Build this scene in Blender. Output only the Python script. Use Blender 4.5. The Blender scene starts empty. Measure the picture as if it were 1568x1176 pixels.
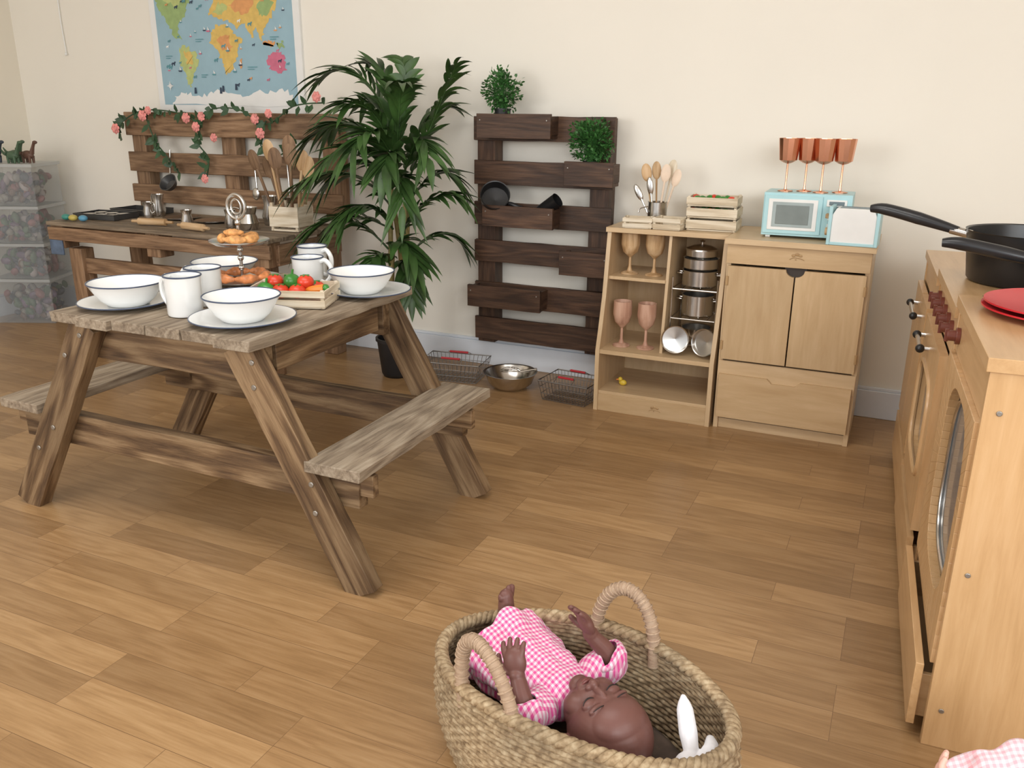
import bpy, math, random
from mathutils import Vector as V, Matrix, Euler, noise
random.seed(7)
pi=math.pi
# ------------------------------------------------------------------ mesh builder
class M:
    def __init__(s,name): s.name=name;s.v=[];s.f=[];s.m=[];s.g=[];s.mats=[]
    def add(s,vs,fs,mat,T=None,gr=None):
        if mat not in s.mats: s.mats.append(mat)
        k=s.mats.index(mat);o=len(s.v)
        vs=[V(a) for a in vs]
        ext=[max(a[i] for a in vs)-min(a[i] for a in vs) for i in range(3)]
        order=sorted(range(3),key=lambda i:-ext[i])
        ro=V((random.uniform(0,40),random.uniform(0,40),random.uniform(0,40)))
        for i,a in enumerate(vs):
            s.g.append((V((a[order[0]],a[order[1]],a[order[2]]))+ro) if gr is None else V(gr[i]))
            s.v.append(T@a if T is not None else a)
        for f in fs: s.f.append([o+i for i in f]);s.m.append(k)
    def box(s,c,size,mat,rot=(0,0,0)):
        x,y,z=[a/2 for a in size]
        vs=[(i*x,j*y,k*z) for i in(-1,1) for j in(-1,1) for k in(-1,1)]
        fs=[(0,1,3,2),(4,6,7,5),(0,4,5,1),(2,3,7,6),(0,2,6,4),(1,5,7,3)]
        s.add(vs,fs,mat,Matrix.Translation(c)@Euler(rot).to_matrix().to_4x4())
    def bb(s,a,b,mat):
        s.box([(a[i]+b[i])/2 for i in range(3)],[abs(b[i]-a[i]) for i in range(3)],mat)
    def board(s,p0,p1,w,t,mat,n=(0,1,0),wob=0,seg=1):
        p0=V(p0);p1=V(p1);x=(p1-p0);L=x.length;x.normalize();z=V(n).normalized();y=z.cross(x).normalized();z=x.cross(y)
        T=Matrix((x,y,z)).transposed().to_4x4();T.translation=(p0+p1)/2
        vs=[];fs=[]
        for i in range(seg+1):
            a=-L/2+L*i/seg
            for (j,k) in((-1,-1),(1,-1),(1,1),(-1,1)):
                vs.append((a+random.uniform(-wob,wob)*.6,j*w/2+random.uniform(-wob,wob),k*t/2+random.uniform(-wob,wob)*.4))
        for i in range(seg):
            b=i*4
            for q in range(4): fs.append((b+q,b+(q+1)%4,b+4+(q+1)%4,b+4+q))
        fs.append((3,2,1,0));b=seg*4;fs.append((b,b+1,b+2,b+3))
        s.add(vs,fs,mat,T)
    def lathe(s,prof,mat,T=None,seg=32,loc=None,sy=1):
        if loc is not None: T=Matrix.Translation(loc) if T is None else Matrix.Translation(loc)@T
        vs=[];fs=[];n=len(prof)
        for r,z in prof:
            for i in range(seg):
                a=2*pi*i/seg;vs.append((r*math.cos(a),sy*r*math.sin(a),z))
        for j in range(n-1):
            for i in range(seg):
                k=(i+1)%seg;fs.append((j*seg+i,j*seg+k,(j+1)*seg+k,(j+1)*seg+i))
        if prof[0][0]>1e-5: fs.append(tuple(range(seg))[::-1])
        if prof[-1][0]>1e-5: fs.append(tuple((n-1)*seg+i for i in range(seg)))
        s.add(vs,fs,mat,T)
    def sph(s,c,r,mat,rot=(0,0,0),seg=16,rings=10):
        if not hasattr(r,'__len__'): r=(r,r,r)
        vs=[(0,0,-r[2])];fs=[]
        for j in range(1,rings):
            b=-pi/2+pi*j/rings
            for i in range(seg):
                a=2*pi*i/seg;vs.append((r[0]*math.cos(b)*math.cos(a),r[1]*math.cos(b)*math.sin(a),r[2]*math.sin(b)))
        vs.append((0,0,r[2]))
        for i in range(seg): fs.append((0,1+(i+1)%seg,1+i))
        for j in range(rings-2):
            for i in range(seg):
                a=1+j*seg;fs.append((a+i,a+(i+1)%seg,a+seg+(i+1)%seg,a+seg+i))
        a=1+(rings-2)*seg;t=len(vs)-1
        for i in range(seg): fs.append((a+i,a+(i+1)%seg,t))
        s.add(vs,fs,mat,Matrix.Translation(c)@Euler(rot).to_matrix().to_4x4())
    def tube(s,pts,r,mat,seg=8,closed=False,smooth=0,caps=True):
        pts=[V(p) for p in pts]
        rr=list(r) if hasattr(r,'__len__') else [r]*len(pts)
        if smooth:
            P=[];R=[];n=len(pts);rng=n if closed else n-1
            for i in range(rng):
                g=(lambda k:pts[k%n]) if closed else (lambda k:pts[max(0,min(n-1,k))])
                p0,p1,p2,p3=g(i-1),g(i),g(i+1),g(i+2)
                for q in range(smooth):
                    t=q/smooth
                    P.append(.5*((2*p1)+(p2-p0)*t+(2*p0-5*p1+4*p2-p3)*t*t+(3*p1-p0-3*p2+p3)*t**3))
                    R.append(rr[i]*(1-t)+rr[(i+1)%n]*t)
            if not closed: P.append(pts[-1]);R.append(rr[-1])
            pts,rr=P,R
        n=len(pts);vs=[];fs=[];gr=[];prev=None;L=0;ro=random.uniform(0,40)
        for i in range(n):
            if closed: t=pts[(i+1)%n]-pts[i-1]
            else: t=pts[min(n-1,i+1)]-pts[max(0,i-1)]
            if t.length<1e-9:t=V((0,0,1))
            t.normalize()
            if prev is None:
                a=V((0,0,1)) if abs(t.z)<.9 else V((1,0,0));x=a.cross(t).normalized()
            else:
                x=prev-t*prev.dot(t);x.normalize()
            prev=x;y=t.cross(x)
            if i:L+=(pts[i]-pts[i-1]).length
            for k in range(seg):
                a=2*pi*k/seg;vs.append(pts[i]+(x*math.cos(a)+y*math.sin(a))*rr[i]);gr.append((L+ro,math.cos(a)*rr[i],math.sin(a)*rr[i]+ro))
        for i in range(n if closed else n-1):
            j=(i+1)%n
            for k in range(seg): fs.append((i*seg+k,i*seg+(k+1)%seg,j*seg+(k+1)%seg,j*seg+k))
        if not closed and caps: fs.append(tuple(range(seg))[::-1]);fs.append(tuple((n-1)*seg+k for k in range(seg)))
        s.add(vs,fs,mat,None,gr)
    def cyl(s,p0,p1,r,mat,r1=None,seg=20): s.tube([p0,p1],[r,r if r1 is None else r1],mat,seg)
    def capsule(s,pts,rr,mat,seg=12,smooth=4):
        s.tube(pts,rr,mat,seg,smooth=smooth if len(pts)>2 else 0)
        s.sph(pts[0],rr[0],mat,seg=12,rings=8);s.sph(pts[-1],rr[-1],mat,seg=12,rings=8)
    def prism(s,outline,t,mat,T):
        n=len(outline)
        vs=[(a,b,-t/2) for a,b in outline]+[(a,b,t/2) for a,b in outline]
        fs=[tuple(range(n))[::-1],tuple(range(n,2*n))]+[(i,(i+1)%n,n+(i+1)%n,n+i) for i in range(n)]
        s.add(vs,fs,mat,T)
    def ob(s,bevel=0,origin=None,smooth=True,seg=2,ang=35):
        if origin is None:
            mn=[min(a[i] for a in s.v) for i in range(3)];mx=[max(a[i] for a in s.v) for i in range(3)]
            origin=V(((mn[0]+mx[0])/2,(mn[1]+mx[1])/2,mn[2]))
        origin=V(origin)
        me=bpy.data.meshes.new(s.name)
        me.from_pydata([(a-origin) for a in s.v],[],s.f)
        for m in s.mats: me.materials.append(m)
        for i,p in enumerate(me.polygons): p.material_index=s.m[i]; p.use_smooth=smooth
        at=me.attributes.new('grain','FLOAT_VECTOR','POINT')
        for i,g in enumerate(s.g): at.data[i].vector=g
        if smooth: me.set_sharp_from_angle(angle=math.radians(ang))
        o=bpy.data.objects.new(s.name,me);bpy.context.collection.objects.link(o)
        o.location=origin
        if bevel:
            b=o.modifiers.new('bevel','BEVEL');b.width=bevel;b.segments=seg;b.limit_method='ANGLE';b.angle_limit=math.radians(40)
        return o
def empty(name,loc):
    e=bpy.data.objects.new(name,None);bpy.context.collection.objects.link(e);e.location=loc;e.empty_display_size=.05;return e
# ------------------------------------------------------------------ materials
def nm(name):
    m=bpy.data.materials.new(name);m.use_nodes=True;nt=m.node_tree;return m,nt,nt.nodes['Principled BSDF'],nt.links
def ramp(nt,fac,stops):
    r=nt.nodes.new('ShaderNodeValToRGB');nt.links.new(fac,r.inputs[0])
    e=r.color_ramp.elements
    while len(e)<len(stops): e.new(.5)
    for i,(p,c) in enumerate(stops): e[i].position=p;e[i].color=(*c,1)
    return r.outputs[0]
def mixc(nt,fac,a,b,mode='MIX'):
    n=nt.nodes.new('ShaderNodeMix');n.data_type='RGBA';n.blend_type=mode
    for v,i in((fac,0),(a,6),(b,7)):
        if hasattr(v,'is_linked') or hasattr(v,'links'): nt.links.new(v,n.inputs[i])
        else: n.inputs[i].default_value=v if i==0 else (*v,1)
    return n.outputs[2]
def math_(nt,op,a,b=None,c=None):
    n=nt.nodes.new('ShaderNodeMath');n.operation=op
    for i,v in enumerate((a,b,c)):
        if v is None: continue
        if isinstance(v,(int,float)): n.inputs[i].default_value=v
        else: nt.links.new(v,n.inputs[i])
    return n.outputs[0]
def bump(nt,bs,h,st,dist=.01):
    b=nt.nodes.new('ShaderNodeBump');b.inputs['Strength'].default_value=st;b.inputs['Distance'].default_value=dist
    nt.links.new(h,b.inputs['Height']);nt.links.new(b.outputs[0],bs.inputs['Normal'])
def mat(name,c,rough=.5,metal=0,var=.12,vs=12,bmp=0,spec=.5,trans=0,alpha=1,coat=0,sheen=0):
    m,nt,b,l=nm(name)
    b.inputs['Roughness'].default_value=rough;b.inputs['Metallic'].default_value=metal
    b.inputs['Specular IOR Level'].default_value=spec;b.inputs['Transmission Weight'].default_value=trans
    b.inputs['Alpha'].default_value=alpha;b.inputs['Coat Weight'].default_value=coat;b.inputs['Sheen Weight'].default_value=sheen
    tc=nt.nodes.new('ShaderNodeTexCoord');n=nt.nodes.new('ShaderNodeTexNoise');n.inputs['Scale'].default_value=vs;n.inputs['Detail'].default_value=4
    l.new(tc.outputs['Object'],n.inputs['Vector'])
    lo=tuple(max(0,x*(1-var)) for x in c);hi=tuple(min(1,x*(1+var)) for x in c)
    l.new(ramp(nt,n.outputs[0],[(.3,lo),(.7,hi)]),b.inputs['Base Color'])
    if bmp: bump(nt,b,n.outputs[0],bmp,.004)
    return m
def grainfac(nt,vec,fine,coarse,K,ring):
    l=nt.links
    mp=nt.nodes.new('ShaderNodeMapping');mp.inputs['Scale'].default_value=fine;l.new(vec,mp.inputs[0])
    n=nt.nodes.new('ShaderNodeTexNoise');n.inputs['Scale'].default_value=2.2;n.inputs['Detail'].default_value=8;n.inputs['Distortion'].default_value=.4;n.inputs['Roughness'].default_value=.68;l.new(mp.outputs[0],n.inputs['Vector'])
    mp2=nt.nodes.new('ShaderNodeMapping');mp2.inputs['Scale'].default_value=coarse;l.new(vec,mp2.inputs[0])
    c=nt.nodes.new('ShaderNodeTexNoise');c.inputs['Scale'].default_value=1.5;c.inputs['Detail'].default_value=1.5;c.inputs['Roughness'].default_value=.4;l.new(mp2.outputs[0],c.inputs['Vector'])
    s=math_(nt,'MULTIPLY_ADD',math_(nt,'SINE',math_(nt,'MULTIPLY',c.outputs[0],K)),.5,.5)
    mx=nt.nodes.new('ShaderNodeMix');mx.inputs[0].default_value=ring;l.new(n.outputs[0],mx.inputs[2]);l.new(s,mx.inputs[3])
    return mx.outputs[0]
def wood(name,dark,mid,light,gs=(3,45,45),rough=.6,bmp=.25,tone=.35,rings=.25,spec=.4,coat=0,coarse=(.9,7,7),K=40):
    m,nt,b,l=nm(name);b.inputs['Roughness'].default_value=rough;b.inputs['Specular IOR Level'].default_value=spec;b.inputs['Coat Weight'].default_value=coat
    b.inputs['Coat Roughness'].default_value=.3
    a=nt.nodes.new('ShaderNodeAttribute');a.attribute_name='grain'
    f=grainfac(nt,a.outputs['Vector'],gs,coarse,K,rings)
    col=ramp(nt,f,[(.28,dark),(.5,mid),(.72,light)])
    n2=nt.nodes.new('ShaderNodeTexNoise');n2.inputs['Scale'].default_value=1.3;n2.inputs['Detail'].default_value=2;l.new(a.outputs['Vector'],n2.inputs['Vector'])
    t=ramp(nt,n2.outputs[0],[(.3,(1-tone,)*3),(.7,(1+tone*.3,)*3)])
    l.new(mixc(nt,1.0,col,t,'MULTIPLY'),b.inputs['Base Color'])
    if bmp: bump(nt,b,f,bmp,.004)
    return m
W_tab=wood('picnic_top_wood',(.14,.10,.07),(.30,.235,.165),(.44,.365,.275),rough=.75,bmp=.6,rings=.16)
W_leg=wood('picnic_frame_wood',(.075,.040,.019),(.185,.110,.054),(.33,.22,.12),rough=.6,bmp=.6,rings=.28)
W_pal=wood('dark_pallet_wood',(.035,.018,.011),(.075,.038,.022),(.13,.068,.038),rough=.5,bmp=.4,rings=.18)
W_mud=wood('rustic_bench_wood',(.12,.065,.035),(.25,.145,.078),(.38,.24,.14),rough=.6,bmp=.4,rings=.18)
W_mudt=wood('worn_worktop_wood',(.12,.09,.06),(.25,.185,.125),(.38,.30,.21),rough=.6,bmp=.4,rings=.18)
W_bir=wood('birch_ply',(.54,.375,.21),(.60,.43,.25),(.66,.49,.30),gs=(1.5,14,14),rough=.38,bmp=.02,tone=.07,rings=.08,coat=.15)
W_bir2=wood('maple_door',(.50,.335,.175),(.56,.39,.215),(.62,.445,.26),gs=(1.5,12,12),rough=.38,bmp=.02,tone=.12,rings=.1,coat=.15)
W_edge=wood('ply_edge',(.36,.22,.10),(.44,.28,.13),(.5,.33,.17),rough=.5,bmp=.05,tone=.1)
W_bch=wood('beech_cooker_wood',(.50,.30,.135),(.58,.36,.175),(.64,.42,.22),gs=(1.5,18,18),rough=.33,bmp=.02,tone=.08,rings=.08,coat=.25)
W_pale=wood('pale_crate_wood',(.5,.4,.27),(.68,.58,.43),(.8,.72,.58),rough=.6,bmp=.1,tone=.1)
W_spoon=wood('spoon_wood',(.4,.23,.1),(.58,.38,.2),(.7,.5,.3),rough=.5,bmp=.05,tone=.2)
W_pink=wood('goblet_wood',(.42,.22,.15),(.56,.33,.23),(.66,.42,.31),rough=.45,bmp=.05,tone=.1)
enam=mat('white_enamel',(.80,.81,.80),.18,var=.02,coat=.4)
rimb=mat('enamel_rim',(.05,.07,.12),.3)
steel=mat('stainless_steel',(.62,.60,.57),.22,1,var=.08)
dsteel=mat('dark_tray_steel',(.10,.10,.10),.4,.7)
copper=mat('copper',(.78,.38,.24),.25,1,var=.06)
blackp=mat('black_nonstick',(.012,.012,.013),.35)
handp=mat('black_handle',(.018,.018,.02),.28)
redp=mat('red_plastic',(.55,.02,.03),.3,var=.05)
knobm=mat('knob_brown',(.16,.045,.03),.3)
blue=mat('duck_egg_paint',(.42,.66,.70),.4,var=.04)
wpaint=mat('white_paint',(.80,.80,.78),.4,var=.03)
glassd=mat('dark_window',(.20,.23,.22),.15,var=.1)
potm=mat('black_pot',(.012,.012,.014),.5)
leaf=mat('palm_leaf',(.038,.088,.020),.42,var=.5,vs=9)
leaf2=mat('bush_leaf',(.04,.14,.03),.5,var=.5,vs=25)
leaf3=mat('garland_leaf',(.03,.075,.03),.5,var=.4)
rose=mat('rose_pink',(.80,.30,.27),.6,var=.25,vs=40)
stemm=mat('palm_cane',(.32,.26,.10),.6,var=.3,vs=30)
sticks=mat('silver_screw',(.35,.33,.3),.4,.8)
# ------------------------------------------------------------------ room
def floor_mat():
    m,nt,b,l=nm('oak_vinyl_planks')
    tc=nt.nodes.new('ShaderNodeTexCoord')
    br=nt.nodes.new('ShaderNodeTexBrick');br.offset=.37;br.offset_frequency=3;br.squash=1
    for k,v in(('Scale',1),('Mortar Size',.0009),('Mortar Smooth',.3),('Bias',0),('Brick Width',.58),('Row Height',.112)): br.inputs[k].default_value=v
    br.inputs['Color1'].default_value=(0,0,0,1);br.inputs['Color2'].default_value=(1,1,1,1);br.inputs['Mortar'].default_value=(.5,.5,.5,1)
    l.new(tc.outputs['Object'],br.inputs['Vector'])
    ad=nt.nodes.new('ShaderNodeVectorMath');ad.operation='MULTIPLY_ADD';ad.inputs[1].default_value=(17,9,5);l.new(br.outputs['Color'],ad.inputs[0]);l.new(tc.outputs['Object'],ad.inputs[2])
    f=grainfac(nt,ad.outputs[0],(3.0,55,1),(1.2,9,1),36,.16)
    g=ramp(nt,f,[(.25,(.265,.150,.064)),(.5,(.350,.208,.094)),(.75,(.415,.262,.130))])
    t=ramp(nt,br.outputs['Color'],[(0,(.76,.74,.72)),(.5,(.94,.93,.92)),(1,(1.12,1.13,1.13))])
    c=mixc(nt,1.0,g,t,'MULTIPLY')
    c=mixc(nt,math_(nt,'MULTIPLY',br.outputs['Fac'],.7),c,(.12,.06,.028))
    l.new(c,b.inputs['Base Color']);b.inputs['Roughness'].default_value=.33;b.inputs['Specular IOR Level'].default_value=.45
    bump(nt,b,f,.05,.002)
    return m
fm=floor_mat()
def plane(name,a,b,mt):
    o=M(name);o.bb(a,b,mt);return o.ob(origin=(0,0,0) if name=='floor' else None,smooth=False)
wallm=mat('cream_wall_paint',(.84,.80,.715),.85,var=.015,vs=2,bmp=.0)
wallw=mat('cream_wall_warm_light',(.82,.765,.655),.85,var=.015,vs=2)  # yellower copy of the wall paint: warm light put into its colour
ceil=mat('ceiling_white',(.85,.85,.83),.9,var=.01)
skirt=mat('skirting_white',(.74,.78,.84),.4,var=.02)
plane('floor',(-5.75,-3.2,-.1),(2.7,4.33,0),fm)
plane('wall_back',(-5.75,4.213,0),(2.7,4.33,3.0),wallm)
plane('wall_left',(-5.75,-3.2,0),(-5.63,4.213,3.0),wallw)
plane('wall_right',(2.58,-3.2,0),(2.7,4.213,3.0),wallm)
plane('ceiling',(-5.75,-3.2,3.0),(2.7,4.33,3.1),ceil)
o=M('baseboard_back');o.bb((-5.63,4.19,0),(2.58,4.2125,.135),skirt);o.bb((-5.63,4.198,.135),(2.58,4.2125,.15),skirt);o.ob(.003)
o=M('baseboard_left');o.bb((-5.6295,-3.2,0),(-5.607,4.189,.135),skirt);o.bb((-5.6295,-3.2,.135),(-5.615,4.189,.15),skirt);o.ob(.003)
# ------------------------------------------------------------------ picnic table
o=M('picnic_table')
ZT=.765
xs=[-2.475,-2.335,-2.195,-2.055,-1.915,-1.775];
for i,x in enumerate(xs):
    o.board((x+.068,1.81+random.uniform(-.018,.015),ZT-.016),(x+.068,2.68+random.uniform(-.01,.015),ZT-.016),.136,.032,W_tab,(0,0,1),.003,10)
def scr(c,n=(0,-1,0)):
    c=V(c);n=V(n);o.cyl(c,c+n*.004,.009,sticks,seg=10)
for y,yo in((1.87,-1),(2.62,1)):
    for sx,tx,fx in((-1,-2.36,-2.80),(1,-1.735,-1.335)):
        o.board((tx,y,ZT-.033),(fx,y,0.0),.108,.05,W_leg,(0,1,0),.002,10)
        for t in(.10,.2,.56,.68):
            p=V((tx,y,ZT)).lerp(V((fx,y,0)),t);scr((p.x+.02*(1 if t in(.1,.56) else -1),y+yo*.025,p.z),(0,yo,0))
    yi=y-yo*.05
    o.board((-2.43,yi,.665),(-1.68,yi,.665),.125,.045,W_leg,(0,1,0),.002,10)
    o.board((-2.80,yi,.315),(-1.36,yi,.315),.115,.045,W_leg,(0,1,0),.002,12)
for x in(-2.40,-1.70):
    o.board((x,1.96,.68),(x,2.52,.68),.10,.035,W_leg,(1,0,0),.002,8)
for x in(-1.415,-2.745):
    o.board((x,1.84,.393),(x,2.69,.393),.195,.034,W_tab,(0,0,1),.003,12)
    for y in (1.87,2.60):
        o.board((x-.1,y+.05*(1 if y<2 else -1),.335),(x+.1,y+.05*(1 if y<2 else -1),.335),.07,.03,W_leg,(0,1,0))
o.ob(.006)
# ------------------------------------------------------------------ crockery
def plate(x,y,z,r,name='enamel_plate'):
    o=M(name)
    o.lathe([(0,0),(r*.6,0),(r*.72,.004),(r*.97,.014),(r,.0155),(r,.018),(r*.96,.0175),(r*.7,.008),(r*.6,.0045),(0,.004)],enam,loc=(x,y,z),seg=48)
    o.tube([(x+r*math.cos(a*pi/24),y+r*math.sin(a*pi/24),z+.0165) for a in range(48)],.0022,rimb,6,closed=True);return o.ob()
def bowl(x,y,z,r,h,name='enamel_bowl',sink=.0045):
    o=M(name);z+=sink
    o.lathe([(0,0),(r*.5,0),(r*.55,.004),(r*.72,h*.3),(r*.9,h*.75),(r*.98,h*.97),(r,h),(r*.965,h),(r*.87,h*.76),(r*.68,h*.33),(r*.5,.01),(0,.007)],enam,loc=(x,y,z),seg=48)
    o.tube([(x+r*.985*math.cos(a*pi/24),y+r*.985*math.sin(a*pi/24),z+h) for a in range(48)],.0025,rimb,6,closed=True);return o.ob()
def mug(x,y,z,r,h,ang,name='enamel_mug'):
    o=M(name)
    o.lathe([(0,0),(r*.93,0),(r*.97,.006),(r,h*.9),(r*1.04,h),(r*.98,h),(r*.94,h*.9),(r*.92,.012),(0,.008)],enam,loc=(x,y,z),seg=40)
    o.tube([(x+r*1.02*math.cos(a*pi/20),y+r*1.02*math.sin(a*pi/20),z+h) for a in range(40)],.0028,rimb,6,closed=True)
    c,s=math.cos(ang),math.sin(ang)
    pts=[(r*.97,h*.88),(r*1.35,h*.92),(r*1.72,h*.72),(r*1.68,h*.42),(r*1.3,h*.2),(r*.95,h*.22)]
    o.tube([(x+a*c,y+a*s,z+b) for a,b in pts],.0085,enam,8,smooth=5);return o.ob()
Z=ZT+.003
plate(-2.32,1.985,Z,.145);bowl(-2.305,1.985,Z,.122,.076)
plate(-1.82,1.985,Z,.16);bowl(-1.815,1.98,Z,.118,.078)
plate(-1.70,2.50,Z,.145);bowl(-1.725,2.49,Z,.118,.076)
bowl(-2.36,2.50,Z,.125,.06)
mug(-2.045,1.975,Z,.056,.125,pi*.98);mug(-2.10,2.12,Z,.058,.122,pi*.98)
mug(-1.965,2.50,Z,.056,.11,.1);mug(-2.03,2.615,Z,.054,.13,-.1)
o=M('tiered_cake_stand');cx,cy=-2.145,2.355
o.lathe([(0,0),(.06,0),(.062,.004),(.02,.012),(.008,.03),(.0,.03)],steel,loc=(cx,cy,Z))
o.cyl((cx,cy,Z+.02),(cx,cy,Z+.265),.006,steel,seg=12)
for zz,r in((.03,.135),(.165,.105)):
    o.lathe([(0,0),(r*.8,.0),(r,.012),(r,.015),(r*.8,.004),(0,.004)],steel,loc=(cx,cy,Z+zz),seg=48)
for zz in(.08,.115,.145,.24):o.sph((cx,cy,Z+zz),(.011,.011,.012),steel)
o.tube([(cx+.04*math.cos(a*pi/12),cy,Z+.295+.042*math.sin(a*pi/12)) for a in range(24)],.006,steel,8,closed=True)
o.tube([(cx+.022*math.cos(a*pi/12),cy,Z+.295+.026*math.sin(a*pi/12)) for a in range(24)],.004,steel,8,closed=True)
o.ob()
pastry=mat('baked_pastry',(.62,.30,.10),.6,var=.4,vs=60,bmp=.4)
pastry2=mat('glazed_pastry',(.60,.22,.08),.4,var=.5,vs=35,bmp=.3)
def croissant(x,y,z,a,s,m,name='toy_croissant'):
    o=M(name);n=9
    pts=[];rr=[]
    for i in range(n):
        t=-1+2*i/(n-1);pts.append((x+s*(t*math.cos(a)-.35*t*t*math.sin(a)),y+s*(t*math.sin(a)+.35*t*t*math.cos(a)),z+s*.42));rr.append(s*(.42*(1-t*t*.8))*(1 if i%2 else .85))
    o.tube(pts,rr,m,12,smooth=2);o.ob(ang=80)
for i,(a,r) in enumerate([(0,.058),(1.3,.058),(2.6,.058),(3.9,.058),(5.2,.058)]):
    croissant(cx+r*math.cos(a),cy+r*math.sin(a),Z+.169,a+1.5,.042,pastry)
croissant(cx+.0,cy-.03,Z+.193,.4,.036,pastry)
for i in range(6):
    a=i*1.05+.4;croissant(cx+.085*math.cos(a),cy+.085*math.sin(a),Z+.034,a+1.6,.044,pastry2)
def crate(name,x,y,z,lx,ly,h,rot,m,slats=2,t=.007):
    o=M(name);R=Matrix.Rotation(rot,4,'Z');T0=Matrix.Translation((x,y,z))@R
    def b(c,s): 
        p=T0@V(c);o.box(p,s,m,(0,0,rot))
    n=4
    for i in range(n): b((0,-ly/2+ly*(i+.5)/n,t/2),(lx,ly/n*.85,t))
    for sx in(-1,1):
        for sy in(-1,1): b((sx*(lx/2-t),sy*(ly/2-t),h/2),(t*1.6,t*1.6,h))
    sh=h/slats
    for k in range(slats):
        zz=sh*(k+.5)+t*.2
        for sy in(-1,1): b((0,sy*(ly/2),zz),(lx+t,t*.7,sh*.72))
        for sx in(-1,1): b((sx*(lx/2),0,zz),(t*.7,ly,sh*.72))
    return o.ob(.0012)
crate('vegetable_crate',-1.845,2.26,Z,.265,.18,.062,.35,W_pale)
o=M('toy_vegetables')
tom=mat('tomato_red',(.62,.05,.02),.3,var=.2);pep=mat('pepper_green',(.04,.2,.03),.3,var=.3);car=mat('carrot_orange',(.75,.22,.03),.4,var=.15)
for i,(dx,dy,c) in enumerate([(-.08,-.03,pep),(-.085,.03,tom),(-.04,.04,pep),(-.03,-.035,tom),(.02,.03,car),(.025,-.03,tom),(.07,.035,tom),(.075,-.02,car),(0,0,pep),(-.06,0,tom),(.045,.0,tom)]):
    c0,s0=math.cos(.35),math.sin(.35)
    p=(-1.845+dx*c0-dy*s0,2.26+dx*s0+dy*c0,Z+.046+(i>7)*.026)
    if c is tom:
        o.sph(p,(.029,.029,.024),c)
        for k in range(5): o.board((p[0],p[1],p[2]+.024),(p[0]+.016*math.cos(k*1.256),p[1]+.016*math.sin(k*1.256),p[2]+.022),.005,.002,pep,(0,0,1))
    elif c is pep: o.sph(p,(.036,.027,.027),c,(0,.3,i));o.cyl((p[0],p[1],p[2]+.02),(p[0]+.005,p[1],p[2]+.042),.004,pep)
    else: o.tube([(p[0]-.04,p[1],p[2]),(p[0],p[1],p[2]+.004),(p[0]+.04,p[1]+.01,p[2]+.008)],[.004,.014,.018],c,10,smooth=3);o.sph((p[0]+.045,p[1]+.01,p[2]+.012),.013,pep)
o.ob()
# ------------------------------------------------------------------ wall pallet shelf
o=M('pallet_shelf')
DX=.045
X0,X1=-2.13+DX,-1.37+DX
for zt,zb in((1.36,1.24),(1.14,1.02),(.93,.81),(.73,.615),(.505,.375),(.31,.185)):
    o.board((X0,4.085,(zt+zb)/2),(X1,4.085,(zt+zb)/2),zt-zb,.022,W_pal,(0,1,0),.002,8)
for x in(X0+.06,X1-.075): o.board((x,4.145,.165),(x,4.145,1.355),.10,.095,W_pal,(0,1,0),.001,6)
for a,b,zt,zb in((-2.06,-1.66,1.372,1.255),(-1.585,-1.335,1.155,1.04),(-2.03,-1.64,.925,.82),(-1.60,-1.34,.72,.60),(-2.12,-1.70,.505,.39)):
    a+=DX;b+=DX;wm=W_pal
    o.board((a,3.975,(zt+zb)/2),(b,3.975,(zt+zb)/2),zt-zb,.02,wm,(0,1,0),.001,5)
    o.bb((a+.005,3.985,zb),(b-.005,4.074,zb+.018),W_pal)
    for x in(a+.012,b-.012): o.bb((x-.01,3.985,zb+.018),(x+.01,4.074,zt-.01),W_pal)
    for x in(a+.02,b-.02): o.cyl((x,3.965,zt-.03),(x,3.962,zt-.03),.004,sticks,seg=8)
o.ob(.004)
def bushy(name,x,y,z,r,h,n=260,pr=.045,ph=.075):
    o=M(name)
    o.lathe([(0,0),(pr*.8,0),(pr*.92,ph),(pr*1.0,ph),(pr*1.0,ph+.008),(pr*.85,ph+.008),(pr*.8,ph*.8),(0,ph*.8)],potm,loc=(x,y,z),seg=24)
    c=V((x,y,z+ph+h*.5))
    for i in range(n):
        d=V((random.gauss(0,1),random.gauss(0,1),random.gauss(0,1))).normalized()
        k=random.uniform(.35,1)*(1 if i%6 else 1.22)
        p=c+V((d.x*r*k,d.y*r*.8*k,d.z*h*.55*k))
        if p.y>4.19: p.y=4.18
        if i%3==0: o.tube([(x,y,z+ph*.8),c.lerp(p,.5)+V((0,0,-.01)),p],.0012,leaf2,4)
        for q in range(3):
            e=(d+V((random.uniform(-1,1),random.uniform(-1,1),random.uniform(-.6,1)))*.8).normalized()*random.uniform(.014,.024)
            sd=e.cross(V((random.uniform(-1,1),random.uniform(-1,1),1))).normalized()*.007
            b=p+V((random.uniform(-1,1),random.uniform(-1,1),random.uniform(-1,1)))*.012
            o.add([b,b+e*.5+sd,b+e,b+e*.5-sd],[(0,1,2,3)],leaf2)
    o.ob()
bushy('potted_herb',-1.90,4.03,1.274,.095,.18,n=360,pr=.044,ph=.115)
bushy('potted_herb',-1.425,4.03,1.059,.105,.20,n=430,pr=.04,ph=.09)
def pan_obj(name,T,r,h,m,handle=.15):
    o=M(name)
    o.lathe([(0,0),(r*.88,0),(r*.96,.008),(r,h),(r*1.03,h+.002),(r*.97,h),(r*.92,.012),(0,.006)],m,T=T,seg=36)
    if handle: o.tube([T@V((r,0,h*.8)),T@V((r+handle*.3,0,h*.95)),T@V((r+handle,0,h*1.1))],[.008,.011,.013],handp,10,smooth=4)
    return o
T=Matrix.Translation((-1.95,4.045,.94))@Euler((1.0,.45,.2)).to_matrix().to_4x4()
pan_obj('black_saucepan',T,.075,.075,blackp,.08).ob()
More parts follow.
